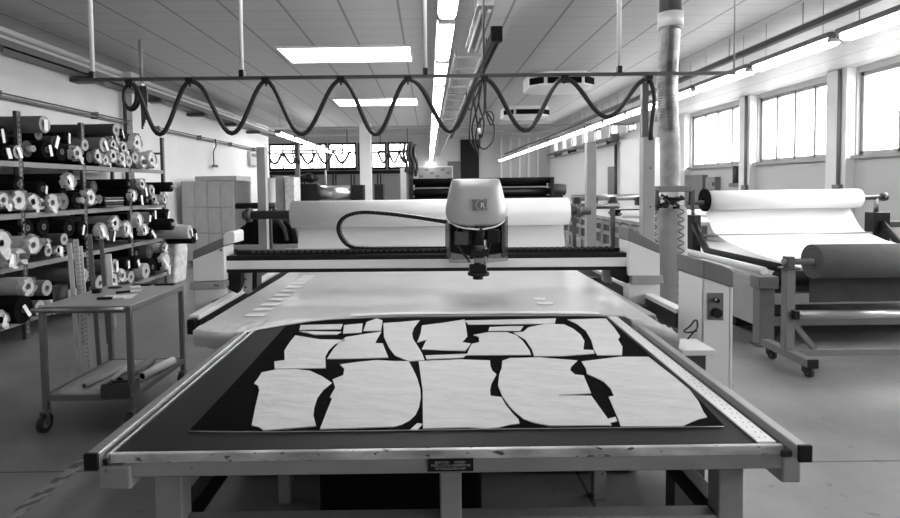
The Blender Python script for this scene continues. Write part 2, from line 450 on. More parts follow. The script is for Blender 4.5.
# recessed ceiling panels
PG = 'ceiling light panels over the shelf side'
x0, x1 = -2.05, -.23
names = [(7.8, 8.68, 'large white ceiling light panel over the middle of the hall, nearer the camera'),
         (12.35, 13.3, 'large white ceiling light panel farther down the hall, behind the nearer one')]
for a, b, lb in names:
    t = thing('ceiling_light_panel', lb, 'ceiling light', ((x0+x1)/2, (a+b)/2, CZ-.03), PG)
    MB().box(x0, x1, a, b, CZ-.025, CZ-.02).build('diffuser', m_cpanel, t)
    MB().box(x0-.02, x0, a-.02, b+.02, CZ-.03, CZ-.001).box(x1, x1+.02, a-.02, b+.02, CZ-.03, CZ-.001).box(x0, x1, a-.02, a, CZ-.03, CZ-.001).box(x0, x1, b, b+.02, CZ-.03, CZ-.001).build('frame', m_white, t)
# suspended tube lamps
LAMPZ = 2.97
def lamp_proto(name_, group):
    t = thing('fluorescent_lamp', 'lamp', 'fluorescent lamp', (0, 0, 0), group)
    d = MB()
    prof = [(-.078, 0), (-.074, -.04), (-.045, -.07), (.045, -.07), (.074, -.04), (.078, 0)]
    d.prism([(x, -.66, z) for x, z in prof], (0, 1.32, 0)); d.build('diffuser', m_lamp, t, bevel=.012)
    MB().box(-.085, .085, -.71, .71, .002, .06).build('housing', m_mgrey, t, bevel=.01)
    for y in (-.685, .685):
        MB().box(-.074, .074, y-.024, y+.024, -.045, 0).build('end_cap', m_lgrey, t, bevel=.008)
    for y in (-.5, .5):
        MB().cyl((0, y, .06), (0, y, CZ-LAMPZ), .004, 6).build('hanger_wire', m_lgrey, t)
    return t
LAMPZ = 2.97
lp = lamp_proto('lamp', 'tube lamps in the row over the middle of the hall')
for i in range(21):
    y = 2.55 + i*1.57
    lb = 'bright fluorescent lamp, %s from the camera in the row over the cutting head' % ordn(i)
    if i == 0: lp.location = (.18, y, LAMPZ); lp['label'] = lb
    else: copy_tree(lp, (.18, y, LAMPZ), lb)
ri = 0
for i in range(-3, 20):
    y = 5.0 + i*1.5
    if y > 33: break
    c = copy_tree(lp, (4.20, y, LAMPZ), 'bright fluorescent lamp, %s from the camera in the row beside the windows' % ordn(i+3))
    c['group'] = 'tube lamps in the row beside the windows'
for i in range(8):
    c = copy_tree(lp, (-3.9, 15.4+i*1.57, LAMPZ), 'fluorescent lamp, %s from the near end in the row beyond the cartons' % ordn(i))
    c['group'] = 'tube lamps in the row beyond the cartons'
for o_ in list(COL.objects):       # wires reach the higher roof of the far hall
    if o_.name.startswith('hanger_wire') and o_.parent.location.y > YT: o_.scale.z = (FZ-LAMPZ)/(CZ-LAMPZ)
# unlit lamp with bare tubes
t = thing('fluorescent_lamp', 'unlit clear-covered fluorescent lamp hanging beside the bright lamp row', 'fluorescent lamp', (.5, 5.4, 2.97))
MB().box(.43, .57, 4.72, 6.2, 3.0, 3.04).build('housing', m_lgrey, t, bevel=.008)
for dx in (-.035, .035): MB().cyl((.5+dx, 4.76, 2.965), (.5+dx, 6.16, 2.965), .014).build('tube', m_off, t)
MB().prism([(.5+x, 4.74, 2.995+z) for x, z in ((-.075, 0), (-.06, -.055), (.06, -.055), (.075, 0))], (0, 1.44, 0)).build('cover', m_clear, t)
MB().cyl((.5, 4.9, 3.04), (.5, 4.9, CZ), .006, 6).cyl((.5, 6.0, 3.04), (.5, 6.0, CZ), .006, 6).build('hanger', m_lgrey, t)
# busbar track over the window-side lamps with its hangers
t = thing('lamp_track', 'long dark track hung above the lamps beside the windows', 'track', (4.12, 15, 3.1))
tz = 3.17
MB().box(4.08, 4.16, 1.0, 30, tz-.03, tz+.03).build('track_rail', m_dgrey, t)
for y in [6.2 + 1.5*i for i in range(-2, 8)]:
    MB().cyl((4.12, y, tz+.03), (4.12, y, CZ), .007, 6).build('hanger', m_lgrey, t)
# dark busbar beside the centre lamps
t = thing('busbar', 'black busbar trunking hung from the ceiling beside the bright lamp row', 'busbar', (.79, 13, 3.1))
MB().box(.745, .765, 6.45, 19.5, 3.14, 3.27).box(.825, .845, 6.45, 19.5, 3.14, 3.27).build('rail', m_black, t)
MB().box(.77, .82, 6.5, 19.5, 3.17, 3.22).build('conductor', m_dsteel, t)
MB().box(.73, .86, 6.36, 6.46, 3.12, 3.29).build('end_box', m_black, t, bevel=.008)
for y in (7.5, 10, 13, 16): MB().cyl((.795, y, 3.25), (.795, y, CZ), .01, 6).build('hanger', m_dgrey, t)
# ladder tray
t = thing('cable_tray', 'pale ladder tray running above the hall between lamps and busbar', 'cable tray', (.5, 13, 3.1))
mb = MB()
for x in (.36, .70): mb.box(x-.012, x+.012, 6.9, 30, 3.10, 3.15)
mb.build('side_rail', m_lgrey, t)
y = 7.1
while y < 30: MB().box(.36, .70, y-.02, y+.02, 3.11, 3.14).build('rung', m_lgrey, t); y += .72
mb = MB()
for y in (7.1, 9.3, 11.4, 13.6): mb.cyl((.53, y, 3.14), (.53, y, CZ), .01, 6)
mb.build('hanger', m_lgrey, t)
# ceiling air units
for px, py, Y, lb in ((557, 86, 10.2, 'white ceiling air unit with dark grilles, nearer the camera'), (524, 113, 14.3, 'white ceiling air unit with dark grilles, farther down the hall')):
    p = PY(px, py, Y); x = p.x
    t = thing('air_conditioner', lb, 'air conditioner', (x, Y, CZ-.22), 'ceiling air units')
    MB().prism([(x+a*.56, Y+b*.56, CZ-.24) for a, b in ((-1,-.6),(-.6,-1),(.6,-1),(1,-.6),(1,.6),(.6,1),(-.6,1),(-1,.6))], (0, 0, .238)).build('casing', m_white, t, bevel=.02)
    MB().box(x-.29, x+.29, Y-.58, Y-.54, CZ-.215, CZ-.10).build('grille', m_matblack, t)
    q = Matrix.Rotation(-.785, 3, 'Z')
    MB().obox((x-.456, Y-.456, CZ-.155), (.28, .03, .11), q).build('grille', m_matblack, t)
    q = Matrix.Rotation(.785, 3, 'Z')
    MB().obox((x+.456, Y-.456, CZ-.155), (.28, .03, .11), q).build('grille', m_matblack, t)
# tray and pipe along the shelf-side wall
t = thing('cable_tray', 'perforated cable tray running high along the shelf-side wall', 'cable tray', (-4.8, 7, 3.0))
MB().box(-4.93, -4.68, 1, 17.4, 3.10, 3.12).box(-4.69, -4.68, 1, 17.4, 3.10, 3.20).build('tray', m_mgrey, t)
MB().cyl((-4.62, 1, 3.235), (-4.62, 17.4, 3.235), .02, 8).build('pipe', m_lgrey, t)
for y in [4.2+1.9*i for i in range(7)]: MB().box(-4.999, -4.62, y-.09, y+.09, 3.03, 3.09).build('bracket', m_dgrey, t)
t = thing('pipe_run', 'slim grey pipe clipped along the shelf-side wall above the cloth rolls', 'pipe', (-4.93, 8, 2.6))
MB().cyl((-4.93, 1, 2.60), (-4.93, 17.4, 2.60), .018, 8).build('pipe', m_mgrey, t)
MB().cyl((-4.90, 1, 2.64), (-4.90, 17.4, 2.64), .010, 6).build('cable', m_dgrey, t)
for y in [4.6+1.9*i for i in range(7)]: MB().box(-4.999, -4.895, y-.012, y+.012, 2.57, 2.67).build('clip', m_mgrey, t)
t = MB().cyl((-4.93, 9.2, 0), (-4.93, 9.2, 3.09), .03, 8).build('conduit', m_dgrey, None, 'dark vertical conduit on the wall behind the cloth rack', 'pipe')

# ------------------------------------------------------------------ conveyor (off-load) table in front
TZ = .85
t = ct = thing('conveyor_table', 'long worn grey unloading table in front with dark rubber belt', 'table', (.045, 1.40, 0))
FY0 = 1.352
MB().prism([(-.789, FY0+.016, .815), (.815, FY0+.016, .815), (.872, 2.76, .815), (-.80, 2.76, .815)], (0, 0, TZ-.815)).build('belt', m_belt, t, bevel=.003)
MB().box(-.802, .868, FY0, FY0+.015, .828, .8515).build('front_edge', m_worn, t, bevel=.003)
za, zb = PY(450, 458.5, FY0).z, PY(450, 474, FY0).z
MB().box(-.765, .886, FY0+.004, FY0+.05, zb, .8275).build('apron', m_tablegrey, t, bevel=.003)
MB().box(-.70, .80, FY0+.06, 2.70, .762, .80).build('underside_panel', m_dgrey, t)
for p_, q_ in (((97, 457.5), (131, 490)), ((782, 455), (801, 483))):
    a, b = PY(*p_, FY0), PY(*q_, FY0)
    MB().box(a.x, b.x, FY0-.001, FY0+.075, b.z, .822).build('corner_bracket', m_tablegrey, t, bevel=.006)
# side rails: bright bar, dark channel, inner strip
def strip(xa0, xa1, xb0, xb1, ya, yb, z0, z1): return MB().prism([(xa0, ya, z0), (xa1, ya, z0), (xb1, yb, z0), (xb0, yb, z0)], (0, 0, z1-z0))
strip(-.836, -.806, -.846, -.816, 1.33, 2.47, .828, .866).build('side_rail', m_alu, t, bevel=.003)
strip(-.806, -.797, -.816, -.812, 1.345, 2.47, .826, .842).build('rail_channel', m_black, t)
strip(-.797, -.790, -.812, -.801, FY0, 2.58, .826, .8545).build('inner_strip', m_alu, t, bevel=.002)
strip(.884, .912, .937, .965, 1.325, 2.50, .828, .862).build('side_rail', m_lgrey, t, bevel=.003)
strip(.860, .884, .917, .937, 1.345, 2.50, .826, .840).build('rail_channel', m_dgrey, t)
rs = strip(.813, .859, .871, .915, FY0+.016, 2.72, .838, .8545).build('ruler_strip', m_panel, t, label='white perforated measuring strip', bevel=.001)
mb = MB()
for i in range(44):
    y = FY0 + .04 + i*.03; o_ = (y-FY0)*.042
    for dx in (.829, .844): mb.cyl((dx + o_ + (.006 if i % 2 else 0), y, .8543), (dx + o_ + (.006 if i % 2 else 0), y, .8548), .0022, 6)
mb.build('perforation', m_dgrey, rs, kind='stuff')
for x0, x1, y_ in ((-.838, -.804, 1.32), (.882, .914, 1.315)):
    MB().box(x0, x1, y_, y_+.0095, .826, .868).build('end_cap', m_black, t, bevel=.002)
LY = 1.43
for px0, px1, y in ((154, 181, LY), (719, 744, LY), (440, 461.5, LY)):
    a, b = PY(px0, 480, y), PY(px1, 480, y)
    MB().box(a.x, b.x, y, y+.06, 0, .762).build('leg', m_tablegrey, t, bevel=.004)
for x in (-.70, .80): MB().box(x-.03, x+.03, 2.60, 2.66, .0, .762).build('leg', m_tablegrey, t, bevel=.004)
zc_ = PY(450, 508, LY+.054).z
MB().box(PY(181, 480, LY).x+.001, PY(719, 480, LY).x-.001, LY+.004, LY+.054, zc_-.10, zc_).build('crossbar', m_tablegrey, t, bevel=.004)
for x in (-.70, .80):
    MB().box(x-.025, x+.025, LY+.062, 2.59, zc_-.08, zc_-.02).build('side_bar', m_black, t, bevel=.004)
MB().box(-.66, .76, 2.60, 2.64, .20, .26).build('crossbar', m_dgrey, t)
MB().box(-.36, .16, 1.75, 2.55, 0, .755).build('shade_box', m_matblack, t, bevel=.01)  # black box added under the table to stand for shade
NY = FY0 + .0005
a, b = PY(427.5, 458.5, NY), PY(473.5, 471.2, NY)
np_ = MB().box(a.x, b.x, NY, NY+.004, b.z, a.z).build('nameplate', m_black, t, label='small black plate with three rows of pale characters')
NCX, NCZ = (a.x+b.x)/2, (a.z+b.z)/2
TX = Matrix.Rotation(PI/2, 4, 'X')
mb = MB()
for txt, dz, sz in (('SJAV1C01    1003B21', .0068, .0088), ('MOD.1.31CH-100300MM.08', -.0018, .0082), ('HT.POLADYEN-VX7', -.0105, .0085)):
    mb.text(txt, sz, Matrix.Translation((NCX, NY-.0003, NCZ + dz*.92)) @ TX, .0002)
mb.build('lettering', m_textw, np_)

# ------------------------------------------------------------------ black cloth and the cut pieces on the belt
def ngon(poly, z, thick, cuts=0):
    """flat outline in world xy -> closed thin sheet"""
    mb = MB(); bm = mb.bm
    vs = [bm.verts.new((p[0], p[1], z + thick)) for p in poly]
    es = [bm.edges.new((vs[i], vs[(i+1) % len(vs)])) for i in range(len(vs))]
    bmesh.ops.triangle_fill(bm, edges=es, use_beauty=True)
    for f in bm.faces:
        if f.normal.z < 0: f.normal_flip()
    r = bmesh.ops.extrude_face_region(bm, geom=list(bm.faces))
    for v in [g for g in r['geom'] if isinstance(g, bmesh.types.BMVert)]: v.co.z -= thick
    return mb
UZ = TZ + .0012
und = [PZ(x, y, UZ) for x, y in ((189, 431.5), (240, 377), (291, 320.5), (330, 319.5), (605, 317.5), (640, 347), (700, 401), (725, 427), (640, 428), (480, 430), (330, 432))]
ngon(und, UZ, .002).build('cloth_underlay', m_underlay, None, 'black cloth spread on the table belt under the pale cut pieces', 'cloth', smooth=False)
mb = MB(); mb.tube(spline([PZ(x, y, UZ+.0035) for x, y in ((189, 431.3), (260, 431.8), (360, 431), (480, 429.3), (600, 428), (724, 426.5))], 4), .0014, 6)
mb.build('cloth_selvedge', m_lgrey, None, 'thin pale cord along the near edge of the black cloth', 'cord')
A = lambda L: [(180 + x/3, 300 + y/3) for x, y in L]
B = lambda L: [(460 + x/3, 300 + y/3) for x, y in L]
pieces = [
 ('wide pale cut piece at the shelf-side end of the near row', A([(222,250),(236,232),(245,217),(290,208),(345,207),(390,212),(425,228),(455,248),(430,268),(412,292),(403,320),(400,345),(408,377),(330,384),(258,389),(250,389),(236,380),(215,375),(226,320),(238,270),(234,256)])),
 ('large pale cut piece with a slit, second in the near row from the shelf side', A([(420,386),(440,335),(456,296),(450,290),(466,262),(458,238),(490,225),(493,205),(480,193),(530,186),(590,180),(640,183),(686,183),(698,205),(712,235),(721,268),(722,290),(717,320),(706,343),(688,360),(665,372),(640,379),(530,383)])),
 ('tall pale rectangular cut piece in the middle of the near row', A([(716,183),(728,270),(729,384)]) + B([(20,381),(78,384),(115,381),(150,372),(178,369),(176,358),(158,340),(138,315),(124,291),(92,287),(90,270),(94,250),(109,222),(97,212),(91,196),(90,181),(0,178)])),
 ('large pale rounded cut piece, fourth in the near row from the shelf side', B([(127,182),(150,174),(240,172),(352,181),(334,198),(330,210),(345,223),(371,226),(393,279),(297,284),(296,286),(394,287),(418,320),(441,352),(455,375),(268,376),(225,368),(192,357),(165,335),(148,318),(128,290),(114,255),(118,222),(125,205)])),
 ('pale cut piece at the window-side end of the near row', B([(365,184),(480,170),(566,170),(600,197),(645,232),(688,268),(715,303),(730,335),(741,350),(715,356),(690,366),(668,377),(482,378),(474,355),(462,327),(446,290),(462,287),(452,265),(432,245),(405,231),(381,221),(378,205)])),
 ('pale cut piece at the shelf-side end of the far row', A([(284,206),(283,184),(314,180),(313,152),(328,128),(346,106),(372,110),(420,118),(505,119),(488,124),(466,131),(447,148),(436,168),(437,203)])),
 ('pale cut piece with a notched corner, second in the far row', A([(441,176),(460,147),(478,127),(497,111),(560,101),(604,95),(592,115),(585,129),(608,130),(616,150),(625,172),(540,175)])),
 ('narrow waisted pale cut piece crossing the middle of the far row', A([(610,69),(660,66),(719,60),(702,82),(696,100),(700,118),(713,138),(726,160),(734,180),(690,183),(668,176),(645,166),(627,142),(612,110)])),
 ('pale cut piece with a curled corner beside the waisted one', A([(712,126),(722,100),(726,76),(790,68),(854,58),(858,80),(862,108),(846,126),(872,130),(856,152),(790,150),(726,147),(740,118)])),
 ('thin pale strip beneath the curled piece of the far row', A([(736,166),(862,161),(850,172),(740,177)])),
 ('long thin pale strip at the far edge of the black cloth', B([(15,61),(150,58),(288,55),(284,70),(150,72),(25,73)])),
 ('pale cut piece with a hooked arm in the far row', B([(20,165),(28,145),(36,131),(58,126),(56,110),(40,104),(85,96),(140,96),(168,105),(188,122),(208,150),(213,164)])),
 ('pale cut strip above the hooked piece in the far row', B([(85,92),(89,81),(150,78),(190,78),(180,92)])),
 ('broad rounded pale cut piece in the far row', B([(190,95),(205,82),(255,71),(312,73),(340,86),(362,104),(373,122),(370,149),(400,150),(404,160),(310,167),(222,168),(216,148),(196,118),(160,97)])),
 ('pale cut piece at the window-side end of the far row', B([(322,58),(438,55),(462,82),(480,108),(474,118),(487,140),(486,165),(412,165),(402,148),(394,120),(378,92),(352,72)])),
 ('pale strip at the shelf-side far corner of the black cloth', A([(362,75),(488,72),(482,87),(358,89)])),
 ('slimmer pale strip below the corner strip of the far row', A([(358,93),(484,95),(470,103),(405,104)])),
 ('small square pale cut piece near the far edge of the cloth', A([(492,75),(548,70),(545,97),(489,100)])),
 ('small pale cut piece with a peaked top edge', A([(550,92),(560,66),(590,55),(608,61),(603,92)])),
 ('tiny pale scrap beside the slit cut piece at the near edge', A([(690,389),(712,369),(727,371),(710,389)])),
 ('tiny pale scrap in the dark gap at the near edge', B([(444,356),(466,350),(472,362),(450,367)])),
]
PZ0 = UZ + .0025
for i, (lb, pts) in enumerate(pieces):
    poly = [PZ(x, y, PZ0 + .0025) for x, y in pts]
    ngon(poly, PZ0, .0025).build('cut_piece', m_cloth, None, lb, 'cloth piece', 'pale cut pieces on the black cloth')

# ------------------------------------------------------------------ cutting table behind, its film and reflection strips
t = thing('cutting_table', 'wide vacuum cutting table under the gantry', 'table', (.045, 3.9, 0))
MB().box(-1.05, 1.14, 2.78, 5.2, .70, .843).build('bed', m_lgrey, t, bevel=.01)
MB().box(-1.0, 1.09, 2.84, 5.1, .02, .70).build('base_cabinet', m_dgrey, t)
for x0, x1, lb in ((-1.225, -1.17, None), (1.25, 1.305, None)):
    MB().box(x0, x1, 2.82, 5.2, .838, .862).build('guide_rail', m_white, t, bevel=.003)
    MB().box(x0+.004, x1-.004, 2.83, 5.2, .76, .836).build('rail_beam', m_dsteel, t)
    MB().box(x0+.01, x1-.01, 2.77, 2.83, .775, .85).build('end_stop', m_black, t, bevel=.006)
    MB().box((x0+x1)/2-.02, (x0+x1)/2+.02, 3.9, 3.96, 0, .758).build('leg', m_dgrey, t)
for y in (3.2, 4.2, 5.1):
    MB().box(-1.18, -1.055, y-.03, y+.03, .74, .80).build('rail_bracket', m_dgrey, t)
    MB().box(1.145, 1.26, y-.03, y+.03, .74, .80).build('rail_bracket', m_dgrey, t)
fr = spline([PZ(x, y, TZ+.004) for x, y in ((193, 331), (216, 334), (239, 333.5), (262, 329), (290, 324.5), (328, 319.8), (400, 316.8), (460, 316.2), (520, 315.8), (612, 316.5), (630, 319), (652, 327), (679, 336))], 6)
bk = [Vector((-1.06 + (2.2)*i/(len(fr)-1), 5.1, TZ+.004)) for i in range(len(fr))]
rows = []
def fz(x, y): return noise.noise(Vector((x*3, y*3, 0)))*.003 + noise.noise(Vector((x*11, y*9, 3)))*.0015 + (noise.noise(Vector((x*34, y*30, 7)))*.016 + noise.noise(Vector((x*16, y*14, 2)))*.010)*max(0, 1-max(0, y-2.5)/.30)*(1 if abs(x-.045) > .8 else .25)
low, mid = [], []
for p in fr:
    outside = abs(p.x - .045) > .915
    d = .072 if outside else .0025
    k = noise.noise(Vector((p.x*26, 1, 2)))*.022
    low.append(p + Vector((0, .012 + k*.5, -d + (k if outside else 0))))
    mid.append(p + Vector((0, (-.006 - k*.6) if outside else -.001, -d*.35)))
rows.append(low); rows.append(mid)
n = 46
for j in range(n+1):
    f = (j/n)**1.3; r = []
    for i, p in enumerate(fr):
        q = p.lerp(bk[i], f)
        e = min(1, f*12 + .5)
        q = q + Vector((0, 0, .003 + max(-.006 if abs(p.x-.045) > .8 else -.003, fz(q.x, q.y))*(.4+.6*e) + (.006*math.exp(-((f-.025)/.018)**2) if abs(p.x-.045) > .6 else .004*math.exp(-((f-.02)/.014)**2))))
        r.append(q)
    rows.append(r)
film = MB().grid(rows).build('film_cover', m_film, None, 'milky plastic film sheet covering the cutting table, its front lip crumpled', 'plastic sheet')
fold = []
for f in (0, 1):
    fold.append([Vector((p.x, p.y + .002 + f*(.05 + .012*noise.noise(Vector((p.x*6, 0, 4)))), TZ + .0155 + .002*noise.noise(Vector((p.x*9, f, 0))))) for p in fr if -.42 < p.x < .86])
MB().grid(fold).build('folded_edge', m_paper, film, label='white folded front edge of the film')
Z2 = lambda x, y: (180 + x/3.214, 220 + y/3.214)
for x, y, wd_ in ((237,306,62),(262,288,58),(285,272,56),(306,255,54),(326,241,52),(344,228,48),(361,215,46),(378,203,44),(393,192,42),(405,182,40)):  # row of reflections on the film, laid on as thin white strips
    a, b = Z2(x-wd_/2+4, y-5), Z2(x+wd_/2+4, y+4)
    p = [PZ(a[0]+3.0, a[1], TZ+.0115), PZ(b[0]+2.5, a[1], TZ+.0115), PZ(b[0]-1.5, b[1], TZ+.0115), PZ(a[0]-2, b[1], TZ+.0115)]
    MB().prism(p, (0, 0, .001)).build('reflection_strip', m_paper, None, 'white strip standing for a reflection in the slanting row on the film by the shelf-side rail', 'reflection strip', 'white reflection strips on the film')
for x, y, wd_ in ((237,4,36),(252,17,50)):  # two more film reflections made as white strips
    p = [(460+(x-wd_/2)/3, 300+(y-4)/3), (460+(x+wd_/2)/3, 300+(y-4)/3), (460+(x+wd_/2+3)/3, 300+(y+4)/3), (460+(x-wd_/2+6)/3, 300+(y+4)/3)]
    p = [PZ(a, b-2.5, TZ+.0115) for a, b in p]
    MB().prism(p, (0, 0, .001)).build('reflection_strip', m_paper, None, 'white strip standing for a reflection on the film by the window-side rail', 'reflection strip', 'white reflection strips by the window-side rail')

# ------------------------------------------------------------------ gantry across the cutting table
GY = 3.25
t = thing('cutting_gantry', 'white and black gantry beam with end housings spanning the cutting table', 'gantry', (.045, GY, TZ))
def fp(pts, Y, dy, name, m, par, bev=.004, lb=None):
    return MB().prism([PY(x, y, Y) for x, y in pts], (0, dy, 0)).build(name, m, par, label=lb, bevel=bev)
fp([(224, 256), (628, 252.5), (628, 260), (224, 262.5)], GY, .10, 'top_rail', m_black, t)
fp([(224, 261), (628, 257.5), (628, 266.5), (224, 269.5)], GY-.006, .09, 'beam_face', m_panel, t, lb='white front face of the beam')
fp([(224, 267.5), (628, 264.5), (628, 270), (224, 273)], GY, .10, 'bottom_rail', m_black, t)
fp([(236, 250.5), (620, 247.5), (620, 253), (236, 256.5)], GY+.05, .07, 'cable_trough', m_black, t)
mb = MB()
for i in range(60):
    x = -1.05 + i*.036
    mb.box(x, x+.022, GY+.045, GY+.05, 1.118, 1.134)
mb.build('chain_link_row', m_dgrey, t)
ZT = lambda x, y: (175 + x/3.7, 190 + y/3.7)
zt = lambda L: [ZT(x, y) for x, y in L]
fp(zt([(65,226),(178,176),(178,211),(65,258)]), GY-.035, .16, 'slanted_band', m_mgrey, t, .004, 'grey slanted band')
fp(zt([(178,168),(186,157),(205,152),(217,154),(221,162),(221,196),(178,206)]), GY-.035, .16, 'rounded_cap', m_panel, t)
fp(zt([(65,258),(181,210),(184,335),(67,340)]), GY-.035, .16, 'side_cover', m_panel, t)
fp(zt([(55,343),(185,338),(185,362),(176,366),(55,370)]), GY-.045, .16, 'bumper_band', m_lgrey, t)
fp(zt([(69,369),(188,364),(188,386),(73,446)]), GY-.02, .10, 'lower_cover', m_panel, t)
fp(zt([(186,306),(246,304),(246,352),(230,384),(205,372),(186,362)]), GY+.02, .06, 'dark_bracket', m_black, t)
fp(zt([(249,306),(286,306),(284,378),(268,388),(249,372)]), GY+.06, .03, 'carriage_plate', m_alu, t)
fp(zt([(286,306),(303,306),(303,362),(286,374)]), GY+.06, .10, 'carriage_upright', m_black, t)
for x, y in ((172, 222), (160, 352), (150, 352), (262, 330), (262, 360)):
    p = PY(*ZT(x, y), GY-.036 if x < 200 else GY+.06); MB().cyl(p, p + Vector((0, -.012, 0)), .006, 10).build('bolt', m_dsteel, t)
fp([(628.5,228),(632,229),(660,245),(660,254),(628.5,241)], GY-.035, .16, 'slanted_band', m_mgrey, t, .004, 'grey slanted band')
fp([(628.5,241),(660,254),(660,276),(629,276)], GY-.035, .16, 'side_cover', m_panel, t)
fp([(632,275.5),(663,275.5),(664,284),(632,284)], GY-.045, .16, 'bumper_band', m_lgrey, t)
fp([(629,283.5),(660,283.5),(660,314),(629,300)], GY-.02, .10, 'lower_cover', m_panel, t)
fp([(612,270),(629,270),(632,277),(629,284),(620,281),(612,277)], GY+.0, .05, 'dark_bracket', m_black, t)
fp([(603,270),(612,270),(612,284),(603,282)], GY+.06, .03, 'carriage_plate', m_lgrey, t)

# cutting head
HY = 3.02
t = thing('fabric_cutter', 'silver rounded cutting head with dark blade carriage on the gantry beam', 'cutting head', (.23, HY, 1.0))
def head_section(z):  # half widths / depth over the height of the cover
    return z
S = HY/560.0
outl = [(449.5,184,.60),(453,180.8,.80),(462,179.6,.95),(477,179,1.0),(491,179.4,.95),(499,180.6,.8),(502,184,.6)]
# cover: stacked rounded horizontal sections, bowed to the front
secs = [(178.6, 457, 496, .03), (179, 453.5, 499.5, .06), (180.5, 452, 500.8, .075), (188, 450, 503, .085), (198, 447.8, 505.4, .095), (207, 446, 507.4, .10), (213, 445.6, 508, .104), (218.5, 447.2, 506.6, .104), (222.8, 451.0, 503.4, .10), (225.3, 457, 497, .095), (227, 465, 489, .085)]
mb = MB(); rows = []
for y, xa, xb, dp in secs:
    pa, pb = PY(xa, y, HY), PY(xb, y, HY); c = (pa+pb)/2; hw = (pb-pa).length/2
    r = []
    for k in range(29):
        a = PI*k/28
        ca, sa = math.cos(a), math.sin(a)
        ex = .45
        r.append(c + Vector((-hw*math.copysign(abs(ca)**ex, ca) if abs(ca) > 1e-9 else 0, -dp*abs(sa)**.75 + .06, 0)))
    for k in range(1, 4):
        f = k/4; r.append(c + Vector((hw*(1-2*f), .16, 0)))
    r.append(r[0].copy()); rows.append(r)
bm = mb.bm
R = [[bm.verts.new(p) for p in r[:-1]] for r in rows]
nn = len(R[0])
for i in range(len(R)-1):
    for j in range(nn):
        f = bm.faces.new((R[i][j], R[i][(j+1) % nn], R[i+1][(j+1) % nn], R[i+1][j])); f.smooth = True
bm.faces.new(R[0]); bm.faces.new(R[-1][::-1])
cov = mb.build('cover', m_silver, t)
# bright lip under the cover
lip = [(446.5,208),(447.2,216),(450,221.5),(455.5,225.5),(463,228),(477,229.3),(490,228),(498,225.4),(503.5,221.5),(506.8,216),(507.2,208)]
pts = []
for x, y in lip:
    u = (x-477)/30.5; pts.append(PY(x, y, HY + .055 - .105*max(0, 1-abs(u)**3.2)))
MB().tube(spline(pts, 4), .0045, 6).build('cover_lip', m_white, t)
# embossed round emblem in a square
ey = HY - .052
c = PY(480.5, 205, ey); S1 = HY*.97/560
em = MB().box(c.x-8*S1, c.x+7*S1, ey, ey+.012, c.z-5.5*S1, c.z+6*S1).build('emblem', m_mgrey, t, bevel=.002)
MB().ring((c.x+1*S1, ey-.004, c.z), (c.x+1*S1, ey+.001, c.z), 6.0*S1, 4.9*S1, 24).build('emblem_ring', m_lgrey, em)
MB().text('R', .042, Matrix.Translation((c.x+2.2*S1, ey-.003, c.z-.5*S1)) @ TX, .002).build('lettering', m_panel, em)
MB().bar((c.x+5*S1, ey-.001, c.z+7*S1), (c.x+11*S1, ey+.004, c.z+10*S1), .004, .003).build('emblem_stroke', m_lgrey, em)
# carriage below the cover
fp([(449,224),(505,222),(505,258),(449,260)], HY+.09, .06, 'back_plate', m_black, t)
MB().box(PY(455, 230, HY).x, PY(500, 230, HY).x, HY+.151, GY-.007, 1.09, 1.2).build('mounting_block', m_black, t)
fp([(446,220),(451,226),(451,258),(446,258)], HY+.02, .15, 'side_guard', m_smoke, t)
fp([(501,226),(508,216),(508,256),(502,258)], HY+.02, .15, 'side_guard', m_smoke, t)
MB().cyl(PY(480, 226, HY-.02), PY(480, 246, HY-.02), .035, 16).build('motor', m_black, t)
MB().cyl(PY(466, 226, HY), PY(466, 244, HY), .022, 12).build('motor', m_dgrey, t)
MB().cyl(PY(479, 245, HY-.03), PY(479, 250, HY-.03), .030, 16).cyl(PY(477.5, 250, HY-.03), PY(477.5, 266, HY-.03), .018, 12).build('spindle', m_dgrey, t)
MB().cyl(PY(485, 240, HY-.045), PY(485, 272, HY-.045), .010, 10).build('blade_guide', m_steel, t)
fp([(470,266),(486,265.5),(487,275),(470,275.5)], HY-.06, .07, 'foot_block', m_black, t)
MB().cyl(PY(478.5, 272.5, HY-.04), PY(478.5, 275, HY-.04), .058, 20).cyl(PY(478, 276, HY-.03), PY(478, 279, HY-.03), .028, 16).build('presser_foot', m_black, t)
fp([(449,252),(470,255),(470,263),(449,263)], HY+.03, .02, 'clear_skirt', m_clear, t)
fp([(487,255),(508,252),(508,261),(487,263)], HY+.03, .02, 'clear_skirt', m_clear, t)
mb = MB()
for a in ([(458,226),(456,240),(462,252),(470,262)], [(494,225),(492,238),(488,250),(486,262)], [(470,228),(471,242),(474,252)], [(489,226),(490,236),(484,248)]):
    mb.tube(spline([PY(x, y, HY-.01) for x, y in a], 5), .006, 6)
mb.build('hose', m_wire, t)
for pa, pb, m_ in (((455,232),(468,245),m_dgrey), ((487,230),(500,243),m_black), ((471,249),(489,257),m_black), ((474,258),(484,263),m_steel)):
    fp([pa, (pb[0], pa[1]), pb, (pa[0], pb[1])], HY-.055, .04, 'drive_box', m_, t, .004)
